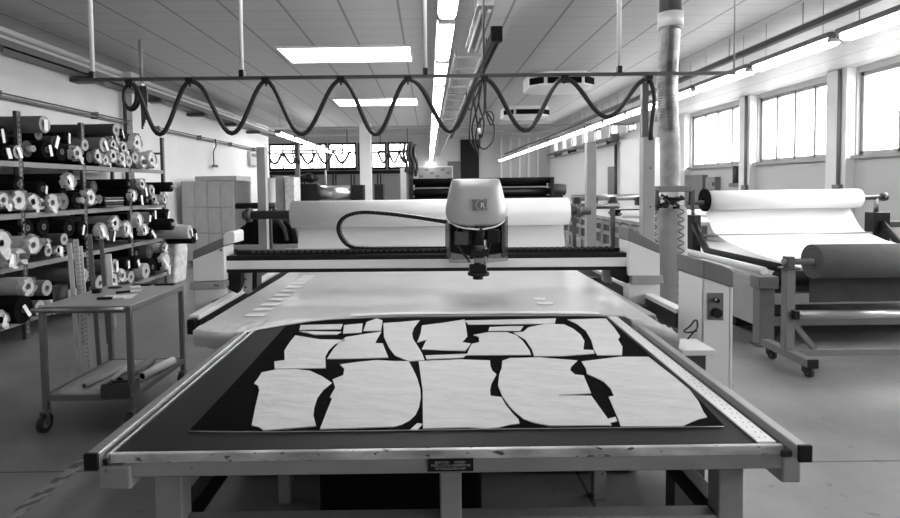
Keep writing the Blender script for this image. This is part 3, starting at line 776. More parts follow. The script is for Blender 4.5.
# cable chain loop
cc = spline([PY(x, y, GY+.10) for x, y in ((446, 247.6), (420, 248), (390, 248.2), (365, 248.2), (352, 246.5), (343.5, 240), (339, 230), (341, 221), (349, 215), (363, 212.2), (380, 213), (400, 215), (425, 218.5), (447, 222))], 8)
mb = MB(); hw, ht = .03, .021; ringsv = []
for i, p in enumerate(cc):
    d = (cc[min(i+1, len(cc)-1)] - cc[max(i-1, 0)]).normalized(); nrm = Vector((-d.z, 0, d.x))
    ringsv.append([mb.bm.verts.new(p + nrm*a + Vector((0, b, 0))) for a, b in ((ht/2, -hw), (-ht/2, -hw), (-ht/2, hw), (ht/2, hw))])
for i in range(len(ringsv)-1):
    for j in range(4): mb.bm.faces.new((ringsv[i][j], ringsv[i][(j+1) % 4], ringsv[i+1][(j+1) % 4], ringsv[i+1][j]))
mb.bm.faces.new(ringsv[0]); mb.bm.faces.new(ringsv[-1])
ch = mb.build('cable_chain', m_black, None, 'black cable drag chain looping from the beam to the cutting head', 'cable chain')
mb = MB()
for i in range(2, len(cc)-1, 2):
    p = cc[i]; d = (cc[i+1]-cc[i-1]).normalized(); nrm = Vector((-d.z, 0, d.x))
    mb.bar(p + nrm*.012 + Vector((0, -.031, 0)), p - nrm*.012 + Vector((0, -.031, 0)), .008, .002)
mb.build('link_seam', m_dgrey, ch)

# control cabinet on the window side
CY = 2.50
t = thing('control_cabinet', 'white control cabinet with grey slanting cap and two black knobs', 'cabinet', (1.3, CY, 0))
fl = PY(679, 400, CY); fr_ = PY(731, 400, CY)
def pz0(px): p = PY(px, 300, CY); return Vector((p.x, CY, 0))
CX0, CX1, CXE = PY(704, 300, CY).x, PY(729.6, 300, CY).x, PY(733, 300, CY).x
z0c, z1c = PY(704, 278, CY).z, PY(730, 287, CY).z
MB().box(CX0, CX0+.02, CY+.004, CY+.26, 0, z0c-.004).build('side_panel', m_panel, t, bevel=.003)
MB().prism([(CX0, CY, 0), (CX1, CY, 0), (CX1, CY, z1c), (CX0, CY, z0c)], (0, .018, 0)).build('front_panel', m_panel, t, bevel=.003)
MB().prism([(CX1+.002, CY, 0), (CXE, CY, 0), (CXE, CY, z1c-.004), (CX1+.002, CY, z1c)], (0, .26, 0)).build('edge_strip', m_white, t, bevel=.003)
MB().box(CX0+.021, CX1, CY+.02, CY+.25, .01, z1c-.01).build('inner_body', m_dgrey, t)
fp([(703.6, 260), (722, 265), (731, 268.5), (734, 272.5), (734, 288), (703.6, 278.2)], CY-.006, .275, 'cap', m_mgrey, t, .006)
pl = fp([(707.5, 293), (723.5, 293), (723.5, 320.5), (707.5, 320)], CY-.004, .004, 'switch_plate', m_mgrey, t, .001)
for x, y, r, lb in ((715.6, 300, .011, None), (715.6, 312.5, .022, None)):
    p = PY(x, y, CY-.004)
    MB().cyl(p, p + Vector((0, -.022, 0)), r, 20).build('knob', m_black, pl, bevel=.002)
p = PY(715.6, 299.5, CY-.026); MB().cyl(p, p + Vector((0, -.003, 0)), .005, 12).build('knob_marker', m_silver, pl)
mb = MB().tube(spline([PY(x, y, CY-.012) for x, y in ((680, 349), (686, 341), (692, 334), (697, 328), (697, 321), (694.5, 320.5), (690, 326), (684, 331), (688, 332.5), (697, 331))], 5), .0035, 6)
mb.build('cable', m_wire, t)
ld = [PY(665, 344, CY-.25), PY(698, 344, CY-.25)]
MB().box(PY(666, 340, CY-.02).x, PY(698, 340, CY-.02).x, CY-.18, CY-.002, .775, .80).build('ledge', m_panel, t, bevel=.004)
MB().box(PY(668, 340, CY-.02).x, PY(697, 340, CY-.02).x, CY-.10, CY-.004, .0, .774).build('plinth', m_dgrey, t)

# ------------------------------------------------------------------ overhead festoon rail over the gantry
RY = 3.30
t = thing('festoon_rail', 'slim dark rail hung from the ceiling carrying the looped black cable', 'rail', (-.1, RY, 2.1))
a, b = PY(79, 80, RY), PY(735, 73, RY)
MB().bar(a, b, .022, .019).build('rail', m_dsteel, t)
for x in (93, 242, 425.5, 619):
    p = PY(x, 78 - (x-80)*.0105, RY)
    MB().cyl(p, (p.x, RY, CZ), .0125, 10).build('drop_rod', m_panel, t)
    MB().box(p.x-.014, p.x+.014, RY-.02, RY+.02, p.z-.005, p.z+.035).build('clamp', m_black, t, bevel=.003)
p = PY(734, 73, RY); MB().cyl(p, (p.x, RY, CZ), .005, 6).build('drop_wire', m_lgrey, t)
at = [(130, 83), (190, 81.5), (266, 81), (341, 80), (408, 79.5), (484, 79), (564, 78.5), (648, 79)]
lows = [(160, 134.5), (232, 133.5), (302, 134.5), (376, 134.5), (450, 131.5), (525, 130.5), (607, 117)]
pts = []
for i in range(7):
    (xa, ya), (xb, yb) = at[i], at[i+1]; lx, ly = lows[i]
    for k in range(20):
        u = k/20
        # warp so that the lowest point falls at lx
        m_ = (lx-xa)/(xb-xa)
        g = math.log(.5)/math.log(m_)
        s = .5 - .5*math.cos(2*PI*(u**g))
        y = ya + (yb-ya)*u + (ly - (ya+yb)/2) * s
        x = xa + (xb-xa)*u
        pts.append(PY(x, y, RY))
pts += [PY(x, y, RY) for x, y in ((648, 79), (651, 82), (653.5, 90), (654.5, 100), (653, 115), (651, 130), (650.5, 140))]
fc = MB().tube(pts, .0135, 8).build('festoon_cable', m_wire, None, 'thick black cable hanging in seven loops from the rail over the gantry', 'cable')
for x, y in at:
    p = PY(x, y, RY)
    MB().box(p.x-.022, p.x+.022, RY-.018, RY+.018, p.z-.005, p.z+.018).cyl((p.x, RY, p.z-.03), (p.x, RY, p.z), .006, 6).build('cable_clip', m_black, fc)
mb = MB()
for k, (dx, dy, rx, ry) in enumerate(((0, 0, 6.5, 12), (1.5, 1, 8, 13))):
    mb.tube([PY(130+dx+rx*math.cos(a_), 96+dy+ry*math.sin(a_), RY+.015+.025*k) for a_ in [2*PI*i/28 for i in range(28)]], .010, 8, closed=True)
mb.build('cable_coil', m_wire, None, 'coil of black cable tied at the shelf-side end of the rail', 'cable coil')
mb = MB()
for k in range(5):
    x0_ = 139 + k*1.6
    mb.tube(spline([PY(x0_, 86, RY+.05), PY(x0_+1.5, 97, RY+.05), PY(x0_+3-k*.5, 110, RY+.05), PY(x0_+3.5-k*.6, 129-k*3, RY+.05)], 5), .006, 6)
mb.build('cable_bundle', m_dgrey, None, 'short bunch of thin cables dangling beside the coil', 'cable bundle')
t = thing('hanging_rod', 'pale rod dropping from the ceiling behind the cable coil', 'rod', PY(140, 76, 7.3))
pt = PY(140, 37, 7.4)
MB().cyl((pt.x, 7.4, CZ), (pt.x, 7.4, PY(140, 84, 7.4).z), .024, 8).build('rod', m_lgrey, t)
MB().box(pt.x-.2, pt.x+.02, 7.36, 7.44, PY(140, 85, 7.4).z-.02, PY(140, 85, 7.4).z+.02).build('foot_bar', m_panel, t)
# loose cables hanging near the middle
t = thing('hanging_cables', 'tangle of thin black cables hanging behind the middle of the festoon rail', 'cables', PY(484, 140, 3.7))
Yh = 3.9
for L in ([(478,80),(474,95),(476,115),(480,140),(477,150),(470,140),(471,115),(474,95)], [(484,80),(484,112),(478,125),(476,140),(484,149),(493,140),(494,125),(487,113),(484,112)],
          [(486,80),(486,110),(491,125),(494,118),(491,112),(486,112)], [(482,82),(478,105),(472,130),(478,155)], [(480,80),(479,105),(484,122),(481,138),(480,118)], [(466,90),(470,110),(480,86)]):
    MB().tube(spline([PY(x, y, Yh + .01*i) for i, (x, y) in enumerate(L)], 6), .0065, 6).build('cable', m_wire, t)
MB().cyl(PY(479, 128, Yh), PY(479, 134, Yh), .011, 10).build('plug', m_panel, t)
p = PY(484, 80, Yh); MB().cyl((p.x, Yh, p.z), (p.x, Yh, CZ), .008, 6).build('drop_wire', m_dgrey, t)
p = PY(456, 88, Yh+2)

# ------------------------------------------------------------------ posts, the big white roll behind the gantry
QY = 4.55
for px0, px1, ytop, lb in ((257.5, 266, 147, 'grey square post at the shelf-side end of the big white roll'), (587, 596.5, 143, 'grey square post at the window-side end of the big white roll')):
    a, b = PY(px0, 200, QY), PY(px1, 200, QY); tp = PY(px0, ytop, QY).z
    t = thing('roll_post', lb, 'post', ((a.x+b.x)/2, QY+.04, 0), 'posts holding the big white roll')
    MB().box(a.x, b.x, QY, QY+.07, .012, tp).build('post', m_lgrey, t, bevel=.004)
    MB().box(a.x-.012, b.x+.012, QY-.01, QY+.08, .90, .93).build('collar', m_black, t)
    MB().box(a.x-.05, b.x+.05, QY-.05, QY+.12, 0, .012).build('foot_plate', m_dgrey, t)
QR = QY - .13
a, b = PY(289, 211.5, QR-.107), PY(571, 211, QR-.107); a.z = b.z = PY(430, 212.8, QR).z
t = thing('paper_roll', 'big white sheet roll spanning behind the gantry, its sheet hanging down', 'roll', ((a.x+b.x)/2, QR, TZ))
rr = .107
MB().ring((a.x, QR, a.z), (b.x, QR, a.z), rr, .04, 40).build('roll', m_sheet, t)
MB().cyl((PY(243, 210, QR).x, QR, a.z), (PY(590, 210, QR).x, QR, a.z), .034, 14).build('shaft', m_dgrey, t)
sh = [[Vector((x, QR + rr*.9 + .006*math.sin(i*2.2) - .03*i, z)) for i, z in enumerate((a.z, 1.15, 1.05, .95, .875))] for x in [a.x+.03 + (b.x-a.x-.045)*k/20 for k in range(21)]]
mb = MB().grid(sh); mb.build('hanging_sheet', m_sheet, t)
for x in (PY(249, 210, QR).x, PY(578, 210, QR).x):
    MB().cyl((x-.02, QR, a.z), (x+.02, QR, a.z), .055, 16).build('collar', m_dsteel, t)
# tall post with a dark pole on the window side
Yp = 3.62
a, b = PY(643.5, 180, Yp), PY(655, 180, Yp)
t = thing('cable_post', 'pale square post with dark pole carrying the cable down, beside the foil duct', 'post', ((a.x+b.x)/2, Yp, 0))
MB().box(a.x, b.x, Yp, Yp+.075, .01, PY(648, 137, Yp).z).build('post', m_lgrey, t, bevel=.004)
MB().box(a.x-.04, b.x+.04, Yp-.04, Yp+.12, 0, .01).build('foot_plate', m_dgrey, t)
mb = MB()
for z in (1.12, 1.35, 1.6, 1.78):
    mb.cyl((b.x-.03, Yp-.003, z), (b.x-.03, Yp, z), .006, 8)
mb.build('bolt_hole', m_dgrey, t)
p = PY(646, 137, Yp); q = PY(646, 82, Yp)
MB().box(p.x-.02, p.x+.02, Yp+.01, Yp+.05, p.z, q.z).build('pole', m_dsteel, t)

# ------------------------------------------------------------------ cloth rack along the shelf-side wall
RX0, RX1 = -4.93, -4.10           # rack depth, front face at RX1
UY = [4.60, 5.66, 6.70, 7.72, 8.73]
LV = [.22, .765, 1.28, 1.80]
t = thing('storage_rack', 'perforated grey steel rack of four shelves loaded with cloth rolls', 'rack', (RX1, 6.6, 0))
for y in UY:
    MB().box(RX1-.04, RX1, y-.03, y+.03, 0, 2.31).build('upright', m_dgrey, t, bevel=.002)
    mb = MB()
    for k in range(44): mb.box(RX1, RX1+.001, y-.006, y+.006, .06+k*.05, .085+k*.05)
    mb.build('perforation', m_lgrey, t, kind='stuff')
    MB().box(RX0, RX0+.04, y-.02, y+.02, 0, 2.31).build('upright', m_dgrey, t)
    for z in (.4, 1.0, 1.5, 2.05):
        MB().box(RX0+.04, RX1-.04, y-.012, y+.012, z, z+.03).build('brace', m_dgrey, t)
for z in LV:
    for a, b in zip(UY[:-1], UY[1:]):
        MB().box(RX0+.005, RX1-.005, a+.032, b-.032, z-.012, z).build('shelf', m_mgrey, t)
        MB().box(RX1-.012, RX1+.004, a+.031, b-.031, z-.05, z+.004).build('shelf_beam', m_rackbeam, t)

tone = {'black': m_roll_bk, 'charcoal': m_roll_dk, 'grey': m_roll_md, 'pale grey': m_roll_lt, 'white': m_wrap}
rolls = []      # filled below: (level, y, z, r, tone, end, xfront, tag)
def add_roll(lv, px, py, rpx, tn, end, prot=.08, tagd=None):
    X = RX1 + prot; Y = None
    d = ray(px, py); k = X / d.x; Y = d.y*k; z = CH + d.z*k
    r = rpx/FPX*Y
    z = max(z, LV[lv] + r + .004)
    rolls.append([lv, Y, z, r, tn, end, X, tagd])
#            level px  py  r   cloth      end        protrusion tag
for a in [(3, 4, 141, 9, 'black', 'black', .02, 'tag'), (3, 8, 152, 8, 'black', 'black', .03, 'tag'), (3, 17, 152, 7, 'charcoal', 'pale grey', .02, 'tag'),
          (3, 47, 127, 8.5, 'grey', 'pale grey', .16, 'tag'), (3, 36, 132, 6, 'black', 'grey', .0, None), (3, 30, 149, 8.5, 'black', 'charcoal', .0, 'core'),
          (3, 44, 149, 9, 'black', 'black', .08, 'tag'), (3, 55, 142, 6, 'charcoal', 'charcoal', .08, 'tag'), (3, 63, 152, 9, 'black', 'black', .05, None), (3, 76, 153, 7.5, 'black', 'white', .10, 'hole'),
          (3, 68, 138, 6, 'black', 'black', .02, 'tag'), (3, 85, 145, 6, 'grey', 'pale grey', .10, None), (3, 88, 157, 6, 'black', 'charcoal', .05, None),
          (3, 104, 145, 7.5, 'grey', 'pale grey', .05, 'tag'), (3, 117, 131, 6, 'charcoal', 'pale grey', .10, None), (3, 114, 137, 6, 'grey', 'white', .0, None),
          (3, 100, 157, 6.5, 'black', 'white', .05, None), (3, 107, 158, 5.5, 'black', 'white', .06, 'hole'), (3, 113, 146, 5.5, 'charcoal', 'white', .05, None),
          (3, 116, 157, 6.5, 'grey', 'white', .08, None), (3, 122, 158, 6.5, 'charcoal', 'white', .10, 'hole'), (3, 128, 158, 6, 'charcoal', 'pale grey', .1, None),
          (3, 128, 146, 6, 'grey', 'white', .06, None), (3, 136, 145, 8.5, 'charcoal', 'white', .14, 'hole'), (3, 134, 159, 6, 'grey', 'pale grey', .10, None),
          (3, 140, 161, 6.5, 'grey', 'white', .12, 'core'), (3, 151, 160, 8.5, 'pale grey', 'white', .14, None), (3, 123, 136, 5, 'black', 'black', .02, 'tag'),
          # second
          (2, 6, 200, 8, 'pale grey', 'white', .06, 'hole'), (2, 16, 200, 10, 'grey', 'white', .08, 'hole'), (2, 31, 202, 8.5, 'pale grey', 'white', .08, None),
          (2, 41, 204, 6, 'grey', 'pale grey', .05, 'core'), (2, 44, 191, 8, 'black', 'black', .04, 'tag'), (2, 54, 201, 9, 'grey', 'white', .06, 'hole'),
          (2, 64, 200, 8.5, 'grey', 'grey', .05, None), (2, 74, 184, 8, 'black', 'white', .18, 'tag'), (2, 75, 199, 8.5, 'black', 'black', .08, 'core'),
          (2, 60, 186, 8, 'black', 'black', .0, None), (2, 20, 184, 8, 'black', 'black', .0, None), (2, 91, 198, 8, 'black', 'white', .12, 'hole'),
          (2, 94, 187, 6, 'charcoal', 'charcoal', .05, None), (2, 98, 199, 4.5, 'grey', 'grey', .14, 'hole'),
          (2, 134, 196, 6, 'black', 'white', .06, 'tag'), (2, 141, 184, 5.5, 'grey', 'white', .12, None), (2, 140, 199, 5.5, 'black', 'black', .08, 'tag'),
          (2, 147, 193, 6, 'charcoal', 'charcoal', .08, 'tag'), (2, 147, 205, 5, 'black', 'black', .06, None), (2, 153, 191, 5.5, 'grey', 'pale grey', .10, 'tag'), (2, 154, 202, 5.5, 'black', 'white', .08, None),
          (2, 160, 196, 6, 'black', 'pale grey', .10, 'tag'), (2, 164, 199, 5, 'charcoal', 'white', .15, None), (2, 171, 190, 5, 'black', 'black', .32, 'core'), (2, 130, 184, 5, 'black', 'black', .02, None),
          # third
          (1, 4, 246, 13, 'pale grey', 'white', .12, None), (1, 14, 255, 8, 'white', 'white', .12, 'tag'), (1, 23, 252, 8, 'pale grey', 'white', .10, 'core'),
          (1, 35, 247, 9.5, 'pale grey', 'white', .12, 'hole'), (1, 48, 250, 6, 'charcoal', 'pale grey', .08, None), (1, 47, 243, 4, 'white', 'white', .10, None), (1, 63, 236, 6, 'charcoal', 'pale grey', .16, 'hole'),
          (1, 58, 249, 6, 'black', 'white', .06, 'tag'), (1, 45, 226, 9, 'black', 'black', .0, None), (1, 25, 226, 9, 'black', 'black', .0, None), (1, 70, 246, 8, 'black', 'charcoal', .0, None), (1, 70, 228, 9, 'black', 'black', .05, None),
          (1, 82, 229, 8, 'black', 'black', .08, 'tag'), (1, 88, 244, 8, 'black', 'black', .0, None), (1, 101, 234, 8, 'black', 'white', .08, 'tag'), (1, 115, 223, 7.5, 'grey', 'white', .14, None), (1, 127, 229, 8, 'pale grey', 'white', .14, 'tag'), (1, 112, 236, 6, 'charcoal', 'charcoal', .06, 'tag'),
          (1, 140, 220, 7, 'black', 'white', .06, 'tag'), (1, 148, 218, 6, 'grey', 'charcoal', .10, 'tag'), (1, 146, 229, 6, 'black', 'white', .08, 'tag'), (1, 153, 226, 6, 'black', 'black', .10, 'tag'), (1, 155, 214, 5, 'black', 'black', .1, 'tag'),
          (1, 160, 225, 6, 'grey', 'charcoal', .10, None), (1, 165, 217, 6, 'black', 'black', .22, 'tag'), (1, 171, 221, 6, 'black', 'black', .34, 'core'),
          # bottom
          (0, 27, 290, 9.5, 'pale grey', 'white', .14, 'hole'), (0, 47, 288, 8, 'grey', 'pale grey', .14, 'hole'), (0, 4, 318, 9, 'black', 'white', .10, 'tag'), (0, 22, 312, 14, 'black', 'black', .16, 'tag'), (0, 40, 308, 8, 'grey', 'pale grey', .10, None),
          (0, 52, 306, 6, 'pale grey', 'white', .10, None), (0, 62, 292, 9, 'black', 'black', .05, None), (0, 70, 300, 9, 'black', 'pale grey', .08, 'tag'), (0, 84, 277, 8, 'grey', 'pale grey', .06, None), (0, 90, 288, 8, 'black', 'black', .08, 'tag'),
          (0, 100, 283, 8, 'charcoal', 'pale grey', .05, None), (0, 115, 266, 7, 'grey', 'pale grey', .08, 'tag'), (0, 114, 280, 7, 'charcoal', 'white', .08, None), (0, 122, 276, 6.5, 'pale grey', 'white', .10, None), (0, 127, 264, 6, 'black', 'black', .06, 'tag'), (0, 131, 277, 6, 'grey', 'pale grey', .10, None),
          (0, 138, 262, 6.5, 'black', 'black', .08, 'tag'), (0, 146, 271, 8, 'pale grey', 'pale grey', .10, None), (0, 154, 262, 8.5, 'black', 'black', .05, None), (0, 150, 250, 7, 'charcoal', 'charcoal', .03, None), (0, 164, 258, 9, 'black', 'white', .12, 'tag'), (0, 136, 250, 6, 'black', 'black', .0, None), (0, 164, 247, 5, 'pale grey', 'white', .1, 'tag')]:
    add_roll(*a)
# settle: push rolls apart in the plane of the rack face so that none bites into another
for it in range(160):
    for i in range(len(rolls)):
        for j in range(i+1, len(rolls)):
            A_, B_ = rolls[i], rolls[j]
            if A_[0] != B_[0]: continue
            dy, dz = B_[1]-A_[1], B_[2]-A_[2]; d = math.hypot(dy, dz); m_ = A_[3]+B_[3]+.004
            if 1e-6 < d < m_:
                q = (m_-d)/d*.5*.5
                A_[1] -= dy*q; A_[2] -= dz*q; B_[1] += dy*q; B_[2] += dz*q
    for R_ in rolls:
        top = (LV[R_[0]+1]-.06 if R_[0] < 3 else 9) - R_[3]
        R_[2] = max(min(R_[2], top), LV[R_[0]] + R_[3] + .003)
        R_[1] = max(R_[1], UY[0]+.03+R_[3])
        for u in UY[1:-1]:
            dd = R_[1]-u; lim = R_[3]*.45
            if abs(dd) < lim: R_[1] = u + math.copysign(lim, dd)
for it in range(40):       # final pass: shrink what still overlaps
    for i in range(len(rolls)):
        for j in range(i+1, len(rolls)):
            A_, B_ = rolls[i], rolls[j]
            if A_[0] != B_[0]: continue
            d = math.hypot(B_[1]-A_[1], B_[2]-A_[2]); m_ = A_[3]+B_[3]+.002
            if d < m_ and d > .03:
                f = max(.80, d/m_); A_[3] *= f; B_[3] *= f
LVN = ['bottom shelf', 'second shelf from the floor', 'third shelf from the floor', 'top shelf']
rng = random.Random(3)
def make_roll(Y, z, r, tn, end, X, tagd, label, group, x_back=None):
    xb = RX0 + .03 if x_back is None else x_back
    t = thing('fabric_roll', label, 'cloth roll', (X, Y, z - r), group)
    mb = MB()
    n = 18
    ph = rng.random()*9
    def pr(x, rr):
        return [(x, Y + rr*math.cos(2*PI*k/n)*(1+.03*noise.noise(Vector((k*.9, ph, x*3)))), z + rr*math.sin(2*PI*k/n)*(1+.03*noise.noise(Vector((k*.9, ph+4, x*3))))) for k in range(n+1)]
    mb.grid([pr(xb, r), pr(xb*.4+X*.6, r*.985), pr(X-.004, r), pr(X, r*.97)])
    mb.build('cloth', tone[tn], t)
    core_r = min(.032, r*.38)
    em = {'black': m_roll_bk, 'charcoal': m_roll_dk, 'grey': m_roll_md, 'pale grey': m_roll_lt, 'white': m_wrap}[end]
    mb = MB(); c = Vector((X, Y, z)); rows = []
    for f, dx in ((.97, 0), (.8, .004), (.6, -.004), (core_r/r, .002)):
        rows.append([(X + dx + (.012*noise.noise(Vector((k*1.3, ph, f*4))) if end == 'white' else .004*noise.noise(Vector((k*1.3, ph, f*4)))),
                      Y + r*f*math.cos(2*PI*k/n), z + r*f*math.sin(2*PI*k/n)) for k in range(n)] )
    for rw in rows: rw.append(rw[0])
    mb.grid(rows); mb.build('end_face', em, t, label=('white paper-wrapped end' if end == 'white' else None))
    if end == 'white':      # ragged paper flap round the rim
        mb = MB(); rows = []
        m2 = 22
        fl = rng.uniform(.3, .8)
        for f, dx in ((1.02, -.09*fl), (1.06, -.03), (1.0, .02)):
            rows.append([(X + dx + .045*noise.noise(Vector((k*2.1, ph, f*7))), Y + r*f*math.cos(2*PI*(k % m2)/m2)*(1+.22*noise.noise(Vector(((k % m2)*.9, ph, 1)))), z + r*f*math.sin(2*PI*(k % m2)/m2)*(1+.22*noise.noise(Vector(((k % m2)*.9, ph, 5))))) for k in range(m2+1)])
        mb.grid(rows); mb.build('paper_wrap', m_wrap, t)
    if end == 'white' and rng.random() < .55:      # loose paper tail
        y0 = Y + rng.uniform(-.5, .5)*r; wv = rng.uniform(.35, .7)*r; ln = rng.uniform(.5, 1.0)*r
        rows = []
        for k in range(5):
            f = k/4; rows.append([(X + .03 + .02*f + .015*noise.noise(Vector((k, j, ph))), y0 + (j/4-.5)*2*wv*(1-.55*f) + .02*noise.noise(Vector((k, ph, 3))), max(z - r*.5 - ln*f, .02)) for j in range(5)])
        MB().grid(rows).build('paper_tail', m_wrap, t)
    if tagd == 'core':
        MB().ring((X-.05, Y, z), (X+.07, Y, z), core_r, core_r*.7, 14).build('core', m_roll_lt if end in ('black', 'charcoal') else m_core, t)
    elif end != 'white' or tagd == 'hole':
        MB().ring((X-.05, Y, z), (X+.006, Y, z), core_r, core_r*.7, 14).build('core', m_core, t)
    if end != 'white' or tagd in ('hole', 'core'): MB().cyl((X-.03, Y, z), (X-.028, Y, z), core_r*.72, 12).build('core_hole', m_hole, t)
    if tagd == 'tag':
        a = rng.uniform(-.6, .6); w_, h_ = rng.uniform(.03, .055), rng.uniform(.09, .15)
        q = Matrix.Rotation(a, 3, 'X') @ Matrix.Rotation(rng.uniform(-.25, .1), 3, 'Y')
        MB().obox((X+.025, Y + rng.uniform(-.3, .3)*r, z - r*.1), (.002, w_, h_), q).build('paper_tag', m_paper, t, label='white paper tag')
    return t
for lv in range(4):
    L = sorted([r_ for r_ in rolls if r_[0] == lv], key=lambda r_: r_[1])
    for i, (l_, Y, z, r, tn, end, X, tg) in enumerate(L):
        desc = {'black': 'black', 'charcoal': 'charcoal', 'grey': 'grey', 'pale grey': 'pale grey', 'white': 'white wrapped'}[tn]
        ex = ' with white end' if end == 'white' and tn != 'white' else ''
        make_roll(Y, z, r, tn, end, X, tg, '%s cloth roll%s, %s along %s' % (desc, ex, ordn(i), {0: 'the bottom shelf', 1: 'the lower middle shelf', 2: 'the upper middle shelf', 3: 'the top shelf'}[lv]), 'cloth rolls on the ' + LVN[lv])
# folded cloths on the upper middle shelf
for i in range(4):
    z = LV[2] + .006 + i*.034
    mb = MB(); rows = []
    for k in range(13):
        y = 6.98 + .42*k/12
        rows.append([(-4.03 + .03*math.sin(a_*PI/8)*(1 if 0 < a_ < 8 else .5) - .02*abs(k-6)/6 - (0 if a_ not in (0, 8) else .35), y, z + .0145 + .0135*math.cos(a_*PI/8) + .004*noise.noise(Vector((k*.5, i, a_)))) for a_ in range(9)])
    mb.grid(rows); sol = mb.build('folded_cloth', [m_roll_md, m_roll_dk, m_roll_lt, m_roll_md][i], None, '%s folded cloth, %s from the bottom of the pile on the upper middle shelf' % (['grey', 'charcoal', 'pale grey', 'grey'][i], ordn(i)), 'folded cloth', 'folded cloths on the rack')
# bales standing past the end of the rack
for i, (px, py, r, tn, pr, lb) in enumerate([(177, 258, 11, 'white', .02, 'white wrapped cloth bale standing on the floor past the end of the rack'), (184, 236, 8, 'black', .25, 'black cloth roll leaning over the pale bale past the rack end'), (180, 232, 7, 'pale grey', .25, 'pale grey cloth roll on top of the bales past the rack end')]):
    X = RX1 + pr; p = PX(px, py, X)
    rr_ = r/FPX*p.y
    if i == 0:
        MB().prism([(X-.5, p.y-.18, 0), (X+.05, p.y-.2, 0), (X+.08, p.y-.16, .5), (X+.02, p.y-.14, .93), (X-.5, p.y-.14, .95)], (0, .42, 0)).build('cloth_bale', m_wrap, None, lb, 'bale', bevel=.04, seg=3)
    else:
        make_roll(p.y+.02, p.z, rr_, tn, tn, X+.15, 'tag', lb, 'cloth past the rack end', x_back=X-.5)

# ------------------------------------------------------------------ trolley table with rulers and tubes
t = thing('trolley_table', 'grey steel trolley table on castors beside the cloth rack', 'trolley', (-2.05, 3.74, 0))
X0, X1, Y0, Y1, ZT_ = -2.42, -1.85, 3.43, 4.19, .785
MB().box(X0+.004, X1-.004, Y0+.004, Y1-.004, ZT_-.004, ZT_+.004).build('tabletop', m_lgrey, t, bevel=.002)
for a_ in ((X0, X1, Y0, Y0+.03), (X0, X1, Y1-.03, Y1), (X0, X0+.03, Y0+.03, Y1-.03), (X1-.03, X1, Y0+.03, Y1-.03)):
    MB().box(*a_, ZT_-.04, ZT_-.005).build('top_frame', m_mgrey, t, bevel=.003)
MB().tube([(X0-.015, Y0-.03, ZT_-.012), (X1-.02, Y0-.03, ZT_-.012)], .014, 10).build('push_bar', m_steel, t)
for x in (X0+.016, X1-.016):
    for y in (Y0+.016, Y1-.016):
        MB().box(x-.016, x+.016, y-.016, y+.016, .14, ZT_-.04).build('leg', m_mgrey, t, bevel=.003)
        sx = -.02
        c_ = MB().ring((x-.014, y+sx, .062), (x+.014, y+sx, .062), .060, .034, 22).build('castor', m_rubber, t)
        MB().ring((x-.011, y+sx, .062), (x+.011, y+sx, .062), .034, .010, 18).build('wheel_hub', m_lgrey, c_)
        MB().box(x-.024, x-.019, y+sx-.016, y+sx+.016, .055, .125).box(x+.019, x+.024, y+sx-.016, y+sx+.016, .055, .125).box(x-.024, x+.024, y-.03, y+.016, .125, .139).build('fork', m_steel, c_)
MB().box(X0+.034, X1-.034, Y0+.034, Y1-.034, .222, .230).build('lower_shelf', m_lgrey, t)
for a_ in ((X0+.034, X1-.034, Y0, Y0+.03), (X0+.034, X1-.034, Y1-.03, Y1), (X0, X0+.03, Y0+.034, Y1-.034), (X1-.03, X1, Y0+.034, Y1-.034)):
    MB().box(*a_, .195, .232).build('shelf_frame', m_mgrey, t, bevel=.002)
MB().box(-2.478, -2.458, 3.55, 4.17, .735, .755).box(-2.458, -2.421, 3.55, 3.565, .735, .755).box(-2.458, -2.421, 4.155, 4.17, .735, .755).build('stick_rail', m_mgrey, t, bevel=.002)
# measuring sticks hooked along the outer edge
def stick(px, ytop, ybot, wpx, thk, m, lb, X=-2.44, holes=False):
    p = PX(px, ytop, X); q = PX(px, ybot, X)
    y = p.y; w_ = wpx/FPX*y*.85
    t = thing('measuring_stick', lb, 'ruler', (X, y, q.z), 'measuring sticks on the trolley')
    MB().obox((X, y, (p.z+q.z)/2), (w_*1.25, thk, p.z-q.z), Matrix.Rotation(-.035, 3, 'Y')).build('blade', m, t, bevel=.001)
    if holes:
        mb = MB(); n_ = int((p.z-q.z)/.03)
        for k in range(n_):
            z = q.z + .02 + k*.03; dx = (z-(p.z+q.z)/2)*-.035
            mb.obox((X+dx, y-thk/2-.0005, z), (w_*.3, .001, .006), Matrix.Rotation(-.035, 3, 'Y'))
        mb.build('perforation', m_dgrey, t, kind='stuff')
m_ruler = mat('ruler_metal', .62, .35, metal=.4, var=.1)
m_rulerw = mat('ruler_white', .72, .4)
stick(71.5, 243, 372, 4.5, .006, m_ruler, 'pale metal measuring stick nearest the push bar of the trolley')
stick(77.5, 239, 346, 5, .005, m_ruler, 'grey perforated measuring stick, second from the push bar', X=-2.437, holes=True)
stick(82, 246, 370, 5, .005, m_rulerw, 'long pale perforated measuring stick, third from the push bar', X=-2.445, holes=True)
stick(92, 234, 372, 4.2, .006, m_mgrey, 'dark grey measuring stick with a rounded pale end', X=-2.44, holes=True)
stick(103, 240, 346, 4.0, .006, m_mgrey, 'dark perforated measuring stick beside the white one', X=-2.44, holes=True)
stick(109.5, 254, 330, 5.5, .008, m_paper, 'short plain white measuring stick farthest from the push bar', X=-2.44)
